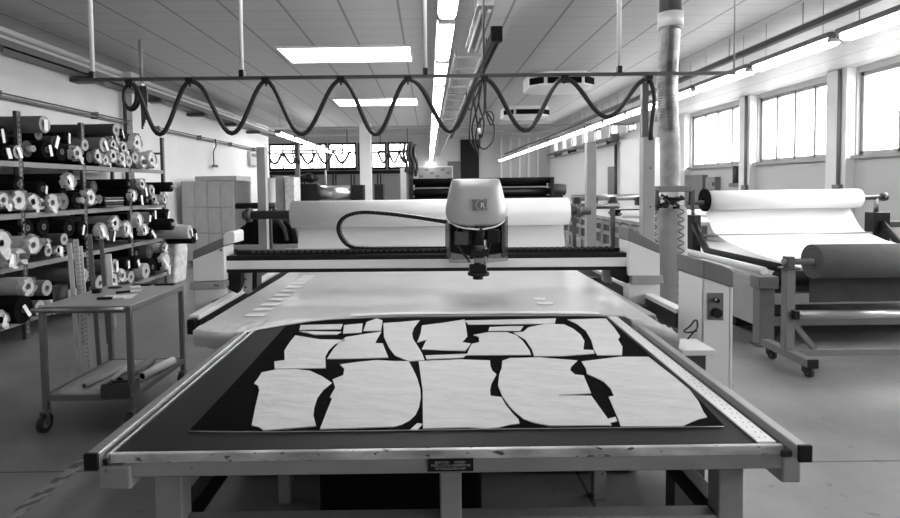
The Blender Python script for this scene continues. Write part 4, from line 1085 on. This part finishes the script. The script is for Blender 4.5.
# tools on the top
def on_top(px, py): return PZ(px, py, ZT_+.004)
def tool(px, py, l, w_, h, ang, m, name, lb, cat, m2=None):
    p = on_top(px, py)
    t = thing(name, lb, cat, (p.x, p.y, p.z), 'tools on the trolley top')
    q = Matrix.Rotation(ang, 3, 'Z')
    MB().obox(p + Vector((0, 0, h/2+.0005)), (l*.55, w_, h), q).build('handle', m, t, bevel=.003)
    if m2: MB().obox(p + q @ Vector((l*.5, 0, h/2)), (l*.42, w_*.8, h*.7), q).build('blade', m2, t, bevel=.001)
tool(105, 299.5, .17, .028, .016, .1, m_black, 'marker', 'black and white marker lying near the push bar corner', 'marker', m_paper)
tool(97, 293, .09, .05, .03, .2, m_black, 'tape_block', 'small black block on the trolley top near the sticks', 'block')
tool(123, 293, .16, .022, .014, .5, m_black, 'cutter_knife', 'black and white cutter knife in the middle of the trolley top', 'knife', m_paper)
tool(115, 288, .15, .05, .008, -.1, m_black, 'folder', 'flat black case in the middle of the trolley top', 'case')
tool(135, 288, .12, .04, .016, .3, m_paper, 'eraser_block', 'small white block on the trolley top', 'block')
tool(142, 285.5, .24, .05, .012, .05, m_black, 'scissors_case', 'long black case near the far edge of the trolley top', 'case')
tool(165, 285, .26, .04, .010, .05, m_black, 'hand_tool', 'long black tool at the far corner of the trolley top', 'tool')
p = on_top(118, 297); MB().obox(p+Vector((0, 0, .0008)), (.20, .16, .001), Matrix.Rotation(.2, 3, 'Z')).build('paper_note', m_paper, None, 'white sheet of paper on the trolley top', 'paper')
pc = PX(61, 303, -2.53)
MB().ring((-2.53, pc.y, .70), (-2.53, pc.y, PX(61, 285, -2.53).z), .045, .035, 18).cyl((-2.53, pc.y, .70), (-2.53, pc.y, .705), .036, 16).build('tool_pot', m_dgrey, None, 'dark cylindrical pot hooked at the outer corner of the trolley', 'pot')
# tubes and tray on the lower shelf
def tube_(xa, ya, xb, yb, r, m, lb, name='cardboard_tube', cat='tube'):
    a, b = PZ(xa, ya, .231), PZ(xb, yb, .231); dz = Vector((0, 0, r+.0005))
    t = thing(name, lb, cat, ((a.x+b.x)/2, (a.y+b.y)/2, .231), 'tubes on the lower shelf of the trolley')
    MB().ring(a+dz, b+dz, r, r*.75, 20).build('tube', m, t)
    MB().cyl(a+dz+(b-a)*.03, a+dz+(b-a)*.031, r*.76, 16).build('hollow', m_hole, t)
tube_(84, 389, 128, 368, .018, m_roll_lt, 'thin pale tube lying across the lower trolley shelf at the outer side')
tube_(104, 391, 133, 366, .024, m_lgrey, 'pale grey tube beside the dark tray on the lower trolley shelf')
tube_(120, 386, 152, 364, .030, m_mgrey, 'grey bundle tube lying between the tray and the white tube')
tube_(142, 381, 173, 365, .030, m_white, 'white tube at the inner side of the lower trolley shelf')
p = PZ(117, 398, .231)
t = thing('tool_tray', 'dark open tray at the front of the lower trolley shelf', 'tray', (p.x, p.y, .231))
q = Matrix.Rotation(.15, 3, 'Z')
MB().obox(p+Vector((.0, .06, .004)), (.16, .16, .008), q).obox(p+q@Vector((0, -.015, .05)), (.16, .01, .09), q).obox(p+q@Vector((0, .135, .035)), (.16, .01, .06), q).obox(p+q@Vector((-.08, .06, .04)), (.01, .16, .07), q).obox(p+q@Vector((.08, .06, .04)), (.01, .16, .07), q).build('tray', m_dgrey, t, bevel=.003)

# ------------------------------------------------------------------ spreading table with the white roll by the windows
t = thing('spreading_table', 'long low spreading table with grey side panels near the windows', 'table', (4.4, 6.1, 0))
MB().box(3.045, 5.65, 5.12, 8.4, .555, .61).build('bed', m_lgrey, t, bevel=.006)
MB().box(3.03, 3.06, 5.20, 8.35, .17, .555).build('side_panel', m_lgrey, t, bevel=.004)
MB().box(2.985, 3.16, 5.03, 5.18, .53, .645).build('corner_block', m_mgrey, t, bevel=.006)
MB().box(3.005, 3.14, 5.05, 5.16, .02, .53).build('leg', m_mgrey, t, bevel=.004)
MB().box(2.985, 3.16, 5.03, 5.18, 0, .02).build('foot', m_dsteel, t)
MB().box(5.46, 5.60, 5.05, 5.16, 0, .555).build('leg', m_mgrey, t, bevel=.004)
MB().box(3.14, 5.46, 5.08, 5.13, .18, .26).build('cross_beam', m_mgrey, t, bevel=.004)
MB().box(3.14, 5.46, 5.07, 5.13, .38, .475).build('cross_beam', m_lgrey, t, bevel=.004)
MB().box(3.14, 5.46, 5.10, 5.16, .49, .545).build('cross_beam', m_black, t, bevel=.004)
MB().cyl((3.08, 5.12, .685), (3.22, 6.95, .65), .036, 14).build('side_tube', m_panel, t)
MB().box(3.2, 5.5, 5.8, 8.3, .0, .12).build('base', m_black, t)
MB().cyl((3.22, 5.16, .60), (5.5, 5.16, .60), .075, 24).build('front_roller', m_black, t)
WY = 7.0
a, b = PY(703.5, 200.5, WY), PY(864, 198, WY-.1)
st = thing('spreading_carriage', 'black roll carriage straddling the low spreading table', 'carriage', (4.45, WY, .63))
MB().tube([(3.30, 6.93, .98), (3.29, 6.80, .87), (3.27, 6.55, .70), (3.21, 5.10, .715)], .042, 8).build('arm', m_black, st)
MB().tube([(5.62, 6.93, .98), (5.61, 6.80, .87), (5.59, 6.55, .70), (5.56, 5.10, .715)], .042, 8).build('arm', m_black, st)
pl_, pr_ = PY(690, 230, WY).x, PY(698, 230, WY).x
MB().box(pl_, pr_, WY-.08, WY+.08, PY(694, 239, WY).z-.18, PY(694, 215, WY).z).build('end_box', m_black, st, bevel=.008)
MB().box(PY(869, 230, WY).x, PY(885, 230, WY).x, WY-.08, WY+.08, PY(877, 243, WY).z-.2, PY(877, 212, WY).z).build('end_box', m_black, st, bevel=.008)
MB().cyl(PY(693, 216, WY), PY(693, 204, WY), .022, 10).cyl(PY(876, 213, WY), PY(876, 196, WY), .026, 10).build('roll_bracket', m_steel, st)
MB().cyl(PY(687, 203, WY), PY(884, 197, WY), .028, 12).build('shaft', m_dsteel, st)
MB().cyl(PY(882, 197, WY), PY(886, 196.8, WY), .05, 14).build('shaft_collar', m_dsteel, st)
MB().cyl(PY(698, 236, WY-.20), PY(872, 233, WY-.20), .016, 10).build('guide_bar', m_steel, st)
MB().box(PY(885, 226, WY).x, 6.9, WY-.05, WY+.05, .92, .99).build('side_arm', m_dgrey, st, bevel=.006)
r_ = .118
t = thing('paper_roll', 'white sheet roll with black end disc carried above the low spreading table', 'roll', ((a.x+b.x)/2, WY, a.z-r_))
zc = (a.z+b.z)/2
MB().ring((a.x+.03, WY, zc), (b.x, WY, zc), r_, .05, 36).build('roll', m_sheet, t)
MB().ring((a.x, WY, zc), (a.x+.03, WY, zc), r_*1.2, .03, 36).build('end_disc', m_matblack, t, label='black end disc')
rows = []
prof = [(WY+r_*.97, zc), (WY+r_*.8, 1.15), (WY-.05, .95), (WY-.12, .885), (6.55, .80), (6.0, .735), (5.4, .695), (5.18, .686), (5.10, .66), (5.075, .60), (5.075, .555)]
for (y, z) in prof:
    e = .02 + .05*max(0, (zc-z))
    rows.append([Vector((a.x+.07+(b.x-a.x-.12)*k/14 + (e if k == 14 else 0), y, z + .003*noise.noise(Vector((k*.6, y*3, 0))))) for k in range(15)])
MB().grid(rows).build('hanging_sheet', m_sheet, t)

# ------------------------------------------------------------------ trolley with the grey cloth roll
t = thing('roll_trolley', 'grey steel roll trolley on castors in front of the spreading table', 'trolley', (3.8, 4.62, 0))
TY = 4.50; ZR = .855
for X in (2.905, 4.70):
    MB().box(X-.036, X+.036, TY-.036, TY+.036, .145, .795).build('post', m_mgrey, t, bevel=.004)
    MB().box(X-.04, X+.04, 4.20, 4.80, .085, .145).build('foot_beam', m_mgrey, t, bevel=.004)
    MB().box(X-.041, X+.041, 4.19, 4.20, .08, .15).build('end_cap', m_black, t, bevel=.003)
    s_ = 1 if X < 4 else -1
    MB().bar((X+s_*.04, TY, .36), (X+s_*.22, TY, .14), .04, .04).build('brace', m_mgrey, t)
    MB().box(X-.06, X+.06, TY-.05, TY+.05, .795, .81).build('head_plate', m_dgrey, t)
    MB().box(X-.03, X+.03, TY-.035, TY+.035, .81, .90).build('roll_cradle', m_dsteel, t, bevel=.006)
    for y in (4.26, 4.72):
        c_ = MB().ring((X-.018, y-.02, .043), (X+.018, y-.02, .043), .041, .022, 20).build('castor', m_rubber, t)
        MB().ring((X-.014, y-.02, .043), (X+.014, y-.02, .043), .022, .008, 14).build('wheel_hub', m_lgrey, c_)
        MB().box(X-.03, X-.022, y-.035, y+.02, .035, .078).box(X+.022, X+.03, y-.035, y+.02, .035, .078).box(X-.03, X+.03, y-.04, y+.03, .078, .0845).build('fork', m_black, c_)
MB().box(2.945, 4.66, TY-.03, TY+.03, .088, .142).build('base_beam', m_mgrey, t, bevel=.004)
MB().cyl((2.945, TY-.06, .435), (4.66, TY-.06, .435), .036, 16).build('white_tube', m_alu, t)
MB().box(2.91, 2.945, TY-.085, TY-.037, .40, .47).build('tube_bracket', m_black, t)
MB().cyl((2.86, TY, ZR), (4.75, TY, ZR), .026, 12).build('shaft', m_steel, t)
X_ = PY(812, 262, TY).x
zr = PY(812, 262, TY).z
t = thing('fabric_roll', 'thick grey cloth roll on the castor trolley, its cloth hanging down', 'cloth roll', (3.9, TY, zr-.14))
MB().ring((X_, TY, ZR), (4.66, TY, ZR), .138, .034, 40).build('cloth', m_roll_md, t)
mb = MB()
for k in range(5): mb.ring((X_-.002, TY, ZR), (X_-.0005, TY, ZR), .128-.02*k, .123-.02*k, 32)
mb.build('end_winding', m_roll_dk, t)
rows = []
for z in (ZR, .76, .68, .60, .50):
    rows.append([Vector((X_+.05+1.44*k/24, TY+.10 - (.012*math.sin(k*.9)+.008*math.sin(k*2.3))*(ZR-z)*2, z)) for k in range(25)])
MB().grid(rows).build('hanging_cloth', m_roll_dk, t)  # same grey cloth, given the charcoal tone to stand for its shade

# ------------------------------------------------------------------ extraction duct with the filter bag
DY = 4.4
def rpx(r): return r/FPX*DY
t = thing('extraction_duct', 'foil extraction duct dropping from the ceiling to a pale filter bag', 'duct', (1.9, DY, .2))
p = PY(670.5, 16, DY)
MB().cyl((p.x, DY, p.z), (p.x, DY, CZ), rpx(10.5), 24).build('rigid_pipe', m_ductgrey, t)
MB().ring((p.x, DY, p.z-.09), (p.x, DY, p.z+.02), rpx(12), rpx(9.5), 24).build('clear_joint', m_panel, t)
cl = spline([PY(670.5, 22, DY), PY(669, 45, DY), PY(667.5, 75, DY), PY(667.5, 105, DY), PY(669, 132, DY)], 34)
MB().tube(cl, [rpx(9.6)*(1+.035*math.sin(i*2.09)) for i in range(len(cl))], 24).build('flexible_hose', m_foil, t)
cl = spline([PY(669, 130, DY), PY(670, 150, DY), PY(670, 190, DY)], 10)
MB().tube(cl, [rpx(9.3)*(1+.07*noise.noise(Vector((i*.6, 0, 0)))) for i in range(len(cl))], 24).build('wrapped_pipe', m_ducwrap, t)
MB().ring(PY(670, 30, DY), PY(670, 27, DY), rpx(11), rpx(9), 24).build('hose_clamp', m_steel, t)
a, b = PY(652, 186, DY), PY(689, 193, DY)
MB().box(a.x+.01, b.x-.02, DY-.11, DY+.11, b.z+.012, a.z).build('collar_plate', m_mgrey, t, bevel=.006)
for x in (652.5, 687.5):
    p = PY(x, 190, DY); MB().box(p.x-.010, p.x+.010, DY-.1, DY-.07, PY(670, 210, DY).z, p.z).build('frame_post', m_dgrey, t)
mb = MB()
for i in range(7):
    L = [PY(rng.uniform(655, 688), rng.uniform(194, 200), DY-.11), PY(rng.uniform(655, 688), rng.uniform(198, 208), DY-.15), PY(rng.uniform(655, 688), rng.uniform(196, 212), DY-.12)]
    mb.tube(spline(L, 5), .010, 6)
mb.build('strap', m_black, t)
pb = [PY(671, y, DY) for y in (205, 209, 216, 235, 262, 290, 318)]
MB().tube(spline(pb, 6), [rpx(k) for k in (9.5, 10.5, 11.5, 12.6, 13.4, 14, 14.4, 14.7, 14.9, 15, 15, 15)] + [rpx(15)]*25, 28).build('filter_bag', m_bag, t)
mb = MB()
zz = [PY(681 + (3.2 if i % 2 else -3.2), 208 + i*3.9, DY-.134) for i in range(26)]
mb.tube(spline(zz, 4), .004, 5); mb.build('coiled_wire', m_wire, t)
mb = MB()
for xo in (651, 654):
    mb.tube(spline([PY(xo + 2.6*math.cos(i*1.3), 205 + i*1.5, DY-.12 + .02*math.sin(i*1.3)) for i in range(42)], 2), .004, 5)
mb.build('coiled_wire', m_wire, t)
p = PY(671, 318, DY)
MB().cyl((p.x, DY, 0), (p.x, DY, p.z+.02), .10, 20).build('fan_base', m_dgrey, t)
p = PY(690, 196, DY); MB().cyl((p.x, DY-.03, p.z-.07), (p.x, DY-.03, p.z+.05), .022, 12).build('valve', m_black, t)

# ------------------------------------------------------------------ carton stacks behind the rack
KY = 11.0
xs0, xs1 = PY(181, 180, KY).x, PY(233, 180, KY).x
wdt = (xs1-xs0)/4
LAY = ['bottom layer', 'middle layer', 'top layer']
for iz in range(3):
    for ix in range(4):
        for iy in range(2):
            x = xs0 + ix*wdt; y = KY + iy*.52; z = .12 + iz*.515
            t = thing('carton', 'tall brown carton, %s from the wall, %s row, %s of the big stack' % (ordn(ix), ['front', 'rear'][iy], LAY[iz]), 'carton', (x+wdt/2, y+.25, z), 'cartons in the big stack')
            MB().box(x+.003, x+wdt-.003, y, y+.515, z+.001, z+.511).build('box', m_card, t, bevel=.005)
            MB().box(x+wdt/2-.02, x+wdt/2+.02, y-.002, y, z+.30, z+.505).build('tape', m_roll_lt, t)
MB().box(xs0-.03, xs1+.03, KY-.03, KY+1.08, .10, .119).box(xs0, xs0+.1, KY, KY+1.05, 0, .10).box(xs1-.1, xs1, KY, KY+1.05, 0, .10).box((xs0+xs1)/2-.05, (xs0+xs1)/2+.05, KY, KY+1.05, 0, .10).build('pallet', m_card, None, 'wooden pallet under the big carton stack', 'pallet')
MB().box(xs0+.25, xs1+.05, KY+.05, KY+.95, 1.667, 1.76).build('flat_carton', m_card, None, 'flat carton lying on top of the big carton stack', 'carton', bevel=.006)
MB().box(xs1+.02, xs1+.022, KY-.01, KY+1.05, .14, 1.66).build('stretch_wrap', glassmat('wrap_film', .85, .22, .15), None, 'clear stretch film hanging over the side of the big carton stack', 'plastic film')
for i, (xa, xb, Y, yt, m, lb) in enumerate([(275, 284, 12.8, 176, m_card, 'brown carton column beside the big stack, the darker one'), (284.5, 294, 12.6, 177, m_wrap, 'pale wrapped carton column behind the big white roll')]):
    a, b = PY(xa, yt, Y), PY(xb, yt, Y)
    t = thing('carton_column', lb, 'carton', ((a.x+b.x)/2, Y+.3, 0))
    MB().box(a.x, b.x, Y, Y+.6, 0, a.z-.02).build('box', m, t, bevel=.01)
    MB().box(a.x+.01, b.x-.01, Y+.01, Y+.59, a.z-.02, a.z).build('lid', m, t, bevel=.006)
p = PY(271, 178, 9.5)
MB().ring((p.x, 9.5, 0), (p.x, 9.5, p.z), .07, .05, 18).build('standing_tube', m_lgrey, None, 'grey cardboard tube standing on end beside the big carton stack', 'tube')
# side table with the heap of dark cloth
t = thing('side_table', 'low grey table holding a heap of dark cloth behind the gantry', 'table', (-1.85, 6.3, 0))
MB().box(-2.35, -1.2, 5.95, 6.75, .86, .90).build('tabletop', m_lgrey, t, bevel=.004)
for x in (-2.31, -1.24):
    for y in (5.99, 6.71): MB().box(x-.025, x+.025, y-.025, y+.025, 0, .86).build('leg', m_dgrey, t)
mb = MB(); rows = []
for j in range(15):
    y = 6.02 + .62*j/14; r = []
    for i in range(29):
        x = -2.25 + .98*i/28
        u = (x+1.80)/.45; v = (y-6.33)/.31
        h = .36*max(0, (1-abs(u)**1.6))*max(0, 1-v*v)**.5*(1+.5*noise.noise(Vector((x*5, y*5, 1)))) + .02*noise.noise(Vector((x*22, y*12, 5)))
        r.append((x, y, .903 + max(0, h)))
    rows.append(r)
mb.grid(rows).build('cloth_heap', m_roll_bk, None, 'rumpled heap of dark cloth on the low table behind the gantry', 'cloth')
for i in range(4):
    p0 = Vector((-1.62+.07*i, 6.05, .91)); MB().tube(spline([p0+Vector((0, 0, .25-.03*i)), p0+Vector((.07, -.06, .16)), p0+Vector((.10, -.07, .03))], 5), .022, 8).build('cloth_fold', [m_roll_dk, m_roll_bk, m_roll_lt, m_roll_dk][i], None, ['charcoal', 'black', 'pale', 'dark grey'][i] + ' folded strip draping off the dark cloth heap', 'cloth strip', 'strips on the cloth heap')
a, b = PY(236, 206, 5.4), PY(275, 205, 5.4)
t = thing('spare_shaft', 'black roll shaft resting on a stand behind the shelf-side post', 'shaft', ((a.x+b.x)/2, 5.4, 0))
MB().cyl(a, (b.x, 5.4, a.z), .03, 12).build('shaft', m_black, t)
MB().box(a.x+.3, a.x+.34, 5.38, 5.42, .02, a.z-.03).build('stand', m_dgrey, t)
MB().box(a.x+.15, a.x+.49, 5.25, 5.55, 0, .02).build('foot_plate', m_dgrey, t)

# ------------------------------------------------------------------ machines beyond
BY = 11.0
t = thing('roll_rack', 'black machine with stacked dark rolls spanning behind the cutting head', 'machine', (1.2, BY, 0))
a, b = PY(413, 181, BY), PY(549, 180, BY)
for y, r, m in ((181, .06, m_matblack), (192, .06, m_black), (199, .05, m_matblack)):
    p = PY(480, y, BY); MB().cyl((a.x, BY, p.z), (b.x, BY, p.z), r, 20).build('roller', m, t)
p = PY(480, 187.5, BY); MB().box(a.x, b.x, BY-.03, BY, p.z-.012, p.z+.014).build('guide_bar', m_steel, t)
MB().box(a.x+.03, b.x-.03, BY+.08, BY+.12, PY(480, 215, BY).z, PY(480, 178, BY).z).build('back_plate', m_matblack, t)
for x in (a.x-.06, b.x+.01):
    MB().box(x, x+.06, BY-.15, BY+.15, 0, PY(480, 178, BY).z).build('side_frame', m_black, t, bevel=.006)
p = PY(552, 189, BY); MB().cyl((b.x+.05, BY, p.z), (b.x+.32, BY, p.z-.02), .11, 18).build('motor', m_dgrey, t, bevel=.01)
MB().box(b.x+.06, b.x+.25, BY-.1, BY+.12, p.z-.3, p.z-.11).build('motor_bracket', m_black, t)
p = PY(403, 168, 12.0)
t = MB().box(p.x-.06, p.x+.06, 12, 12.1, 0, p.z).build('white_post', m_white, None, 'white post standing beside the black roll machine', 'post')
p = PY(410.5, 143, 11.6)
t = thing('cable_mast', 'black mast with thick cable bundle beside the black roll machine', 'mast', (p.x, 11.6, 0))
MB().box(p.x-.05, p.x+.05, 11.55, 11.65, 0, p.z).build('pole', m_dgrey, t)
for i in range(4):
    x = p.x - .11 + .07*i; MB().tube(spline([(x, 11.5, p.z-.02), (x-.03, 11.48, p.z-.25), (x+.03, 11.5, p.z-.45), (x, 11.5, p.z-.6-.03*i)], 5), .03, 8).build('cable', m_wire, t)
p = PY(297, 143, 13.6)
t = thing('cable_mast', 'black mast with cable bundle standing behind the carton stacks', 'mast', (p.x, 13.6, 0))
MB().box(p.x-.05, p.x+.05, 13.55, 13.65, 0, p.z).build('pole', m_mgrey, t)
for i in range(3):
    x = p.x - .05 + .05*i; MB().tube(spline([(x, 13.5, p.z), (x-.03, 13.48, p.z-.25), (x+.03, 13.5, p.z-.5)], 5), .022, 8).build('cable', m_wire, t)
# far machine with silver roll
FY = 14.0
t = thing('winding_machine', 'black winding machine with a silver roll far behind the big white roll', 'machine', (-2.4, FY, 0))
for xa, xb, yt in ((301, 319, 184), (352, 364, 185), (375, 384, 184)):
    a, b = PY(xa, yt, FY), PY(xb, yt, FY); MB().box(a.x, b.x, FY-.2, FY+.25, 0, a.z).build('housing', m_black, t, bevel=.015)
a, b = PY(318, 193, FY), PY(353, 193, FY); MB().cyl((a.x, FY, a.z), (b.x, FY, a.z), .18, 24).build('silver_roll', m_alu, t)
for xa, r in ((304, .10), (310, .12), (315, .08)):
    p = PY(xa, 179, FY); MB().blob((p.x, FY, p.z+.02), (r*1.3, r, r), .25, 2.5, 2, xa).build('drive_unit', m_black, t)
p = PY(325, 180, FY); MB().cyl((p.x, FY+.1, p.z-.2), (p.x, FY+.1, p.z+.25), .03, 8).build('lever', m_lgrey, t)
# far festoon rails near the far windows
for k, (Y, xa, xb, n_) in enumerate(((20.5, 266, 350, 5), (22.5, 378, 410, 3))):
    a, b = PY(xa, 151, Y), PY(xb, 151, Y)
    t = thing('festoon_rail', ['far festoon rail with small black cable loops above the winding machine', 'short far festoon rail with black cable loops beside the white column'][k], 'rail', ((a.x+b.x)/2, Y, a.z))
    MB().box(a.x, b.x, Y-.03, Y+.03, a.z-.03, a.z+.03).build('rail', m_dsteel, t)
    for x in (a.x+.1, b.x-.1): MB().cyl((x, Y, a.z), (x, Y, FZ), .02, 6).build('drop_rod', m_dgrey, t)
    pts = []
    for i in range(n_*10+1):
        u = i/(n_*10); pts.append((a.x+(b.x-a.x)*u, Y, a.z-.05-.42*abs(math.sin(PI*n_*u))**1.2))
    MB().tube(pts, .05, 6).build('cable', m_wire, t)
# wall board and boxes on the far wall
t = thing('notice_board', 'framed board with rows of small notices on the far wall', 'board', (.2, YF-.1, 2.0))
a, b = PY(418, 167.5, YF-.06), PY(452, 178, YF-.06)
MB().box(a.x, b.x, YF-.08, YF-.02, b.z, a.z).build('panel', m_lgrey, t)
MB().box(a.x-.06, a.x, YF-.1, YF-.02, b.z, a.z).box(b.x, b.x+.06, YF-.1, YF-.02, b.z, a.z).box(a.x-.06, b.x+.06, YF-.1, YF-.02, a.z, a.z+.07).build('frame', m_white, t)
for r in range(3):
    for c in range(6):
        MB().box(a.x+.08+c*(b.x-a.x-.1)/6, a.x+.08+(c+.72)*(b.x-a.x-.1)/6, YF-.09, YF-.08, b.z+.06+r*.19, b.z+.19+r*.19).build('notice', m_lgrey if (r+c) % 3 else m_mgrey, t)
# second cutting table with a lattice flank in the middle distance
t = thing('lattice_table', 'long table with a lattice flank beyond the window-side post', 'table', (4.2, 11.5, 0))
MB().box(3.3, 5.2, 8.6, 15.0, .84, .90).build('bed', m_lgrey, t, bevel=.006)
MB().box(3.34, 3.36, 8.65, 14.9, .35, .84).build('flank_back', m_dgrey, t)
for y in [8.65+.5*i for i in range(13)]: MB().box(3.30, 3.34, y-.04, y+.04, .1, .84).build('flank_post', m_lgrey, t)
for z in (.36, .60, .78): MB().box(3.30, 3.335, 8.65, 14.9, z-.03, z+.03).build('flank_rail', m_lgrey, t)
for y in (9, 14.5): MB().box(5.0, 5.1, y, y+.1, 0, .84).build('leg', m_dgrey, t)
a, b = PY(596, 215.5, 10.0), PY(643, 214, 10.0)
t = thing('fabric_roll', 'pale cloth roll lying across the lattice table', 'cloth roll', ((a.x+b.x)/2, 10, .9))
MB().ring((3.45, 10.0, .965), (5.0, 10.0, .965), .062, .025, 20).build('cloth', m_sheet, t)
MB().cyl((3.40, 10.0, .965), (5.05, 10.0, .965), .022, 10).build('core', m_core, t)
t = thing('fabric_roll', 'dark cloth roll lying behind the pale one on the lattice table', 'cloth roll', (4.2, 10.6, .9))
MB().ring((3.42, 10.5, .965), (5.0, 10.5, .965), .062, .025, 20).build('cloth', m_roll_bk, t)
MB().cyl((3.38, 10.5, .965), (5.05, 10.5, .965), .022, 10).build('core', m_core, t)
t = thing('roll_carriage', 'grey roll bar carriage with black fittings at the far part of the lattice table', 'carriage', (4.0, 12.5, .9))
MB().cyl((3.2, 12.5, 1.20), (5.2, 12.5, 1.20), .07, 16).build('bar', m_steel, t)
for x in (3.3, 3.7, 4.1, 4.7): MB().box(x-.06, x+.06, 12.4, 12.6, 1.02, 1.22).build('fitting', m_black, t, bevel=.01)
for x in (3.34, 5.1): MB().box(x-.05, x+.05, 12.42, 12.58, .902, 1.2).build('stand', m_dgrey, t)
a, b = PY(571, 206.5, 9.4), PY(589, 206, 9.4)
t = thing('roll_stand', 'dark roller on a stand just beyond the big white roll', 'roller', ((a.x+b.x)/2, 9.4, 0))
MB().cyl((a.x, 9.4, a.z), (b.x+.5, 9.4, a.z), .05, 14).build('roller', m_dsteel, t)
for x in (a.x+.05, b.x+.4): MB().box(x-.03, x+.03, 9.37, 9.43, .01, a.z).build('stand', m_dgrey, t)
# pipes and boxes on the window-side wall
t = thing('rail_pipe', 'grey rail run high on the far part of the window-side wall', 'pipe', (7.1, 26, 3.2))
MB().box(7.02, 7.10, 21.4, 33, 3.18, 3.30).build('rail', m_mgrey, t)
MB().cyl((7.15, 21.4, 3.05), (7.15, 33, 3.05), .05, 8).build('pipe', m_lgrey, t)
for y in (22, 25, 28, 31): MB().box(7.0, 7.399, y-.05, y+.05, 3.05, 3.25).build('bracket', m_dgrey, t)
MB().box(6.95, 7.2, 21.1, 21.4, 3.1, 3.4).build('end_box', m_dgrey, t, bevel=.02)
MB().cyl((7.3, 21.8, .0), (7.3, 21.8, 3.1), .06, 8).build('standpipe', m_dgrey, None, 'dark standpipe on the far part of the window-side wall', 'pipe')
for xa, xb, ya, yb, Y0_, lb in ((686, 703, 175, 214, 14.6, 'tall grey electrical cabinet against the window-side wall'), (706.5, 716, 177, 190, 14.2, 'small grey switch box on the window-side wall')):
    a, b = PX(xa, ya, 7.28), PX(xb, yb, 7.28)
    t = thing('electrical_box', lb, 'electrical box', (7.3, (a.y+b.y)/2, min(a.z, b.z)))
    z0 = PX((xa+xb)/2, yb, 7.28).z if xb > 704 else .01
    MB().box(7.25, 7.398, b.y, a.y, z0, PX((xa+xb)/2, ya, 7.28).z).build('casing', m_mgrey, t, bevel=.01)
    MB().box(7.235, 7.25, b.y+.05, b.y+.10, z0+.1, z0+.2).build('latch', m_black, t)
a = PX(735, 166, 7.3)
t = thing('air_regulator', 'dark air line regulator mounted below the farther strip window', 'regulator', (7.3, a.y, PX(735, 187, 7.3).z))
MB().cyl((7.32, a.y, PX(735, 184, 7.3).z), (7.32, a.y, a.z), .07, 12).build('filter_bowl', m_dgrey, t)
MB().box(7.25, 7.398, a.y-.25, a.y+.2, PX(735, 187, 7.3).z, PX(735, 183, 7.3).z).build('body', m_mgrey, t, bevel=.02)
# cable and pipe down the near faces of the window-side pilasters
for i, y in enumerate((9.86, 12.74)):
    MB().cyl((WRX-.19, y, 1.2), (WRX-.19, y, CZ), .03, 8).box(WRX-.24, WRX-.162, y-.08, y+.08, 1.32, 1.44).build('conduit', m_mgrey, None, 'grey conduit down the %s pilaster between the strip windows' % ['nearer', 'farther'][i], 'pipe')

# small fittings on the shelf-side wall
a = PX(215, 139, -4.9)
t = thing('hook_cable', 'thin cable with a hook hanging from the wall pipe above the cartons', 'hook', (-4.9, a.y, PX(215, 166, -4.9).z))
MB().tube(spline([PX(215, 139, -4.9), PX(216, 146, -4.9), PX(213.5, 152, -4.9), PX(214, 165, -4.9)], 5), .014, 6).build('cable', m_dgrey, t)
p = PX(215, 166, -4.9); MB().box(-4.93, -4.87, p.y-.12, p.y+.12, p.z-.03, p.z+.03).build('hook', m_dgrey, t, bevel=.008)
a, b = PX(248, 151, -4.97), PX(256, 166, -4.97)
t = thing('fuse_box', 'pale wall-mounted box near the far end of the shelf-side wall', 'box', (-4.95, (a.y+b.y)/2, b.z))
MB().box(-4.998, -4.90, a.y, b.y, PX(252, 166, -4.97).z, PX(252, 152, -4.97).z).build('casing', m_lgrey, t, bevel=.01)
MB().box(-4.90, -4.89, a.y+.1, b.y-.1, PX(252, 157, -4.97).z, PX(252, 154, -4.97).z).build('label_plate', m_dgrey, t)
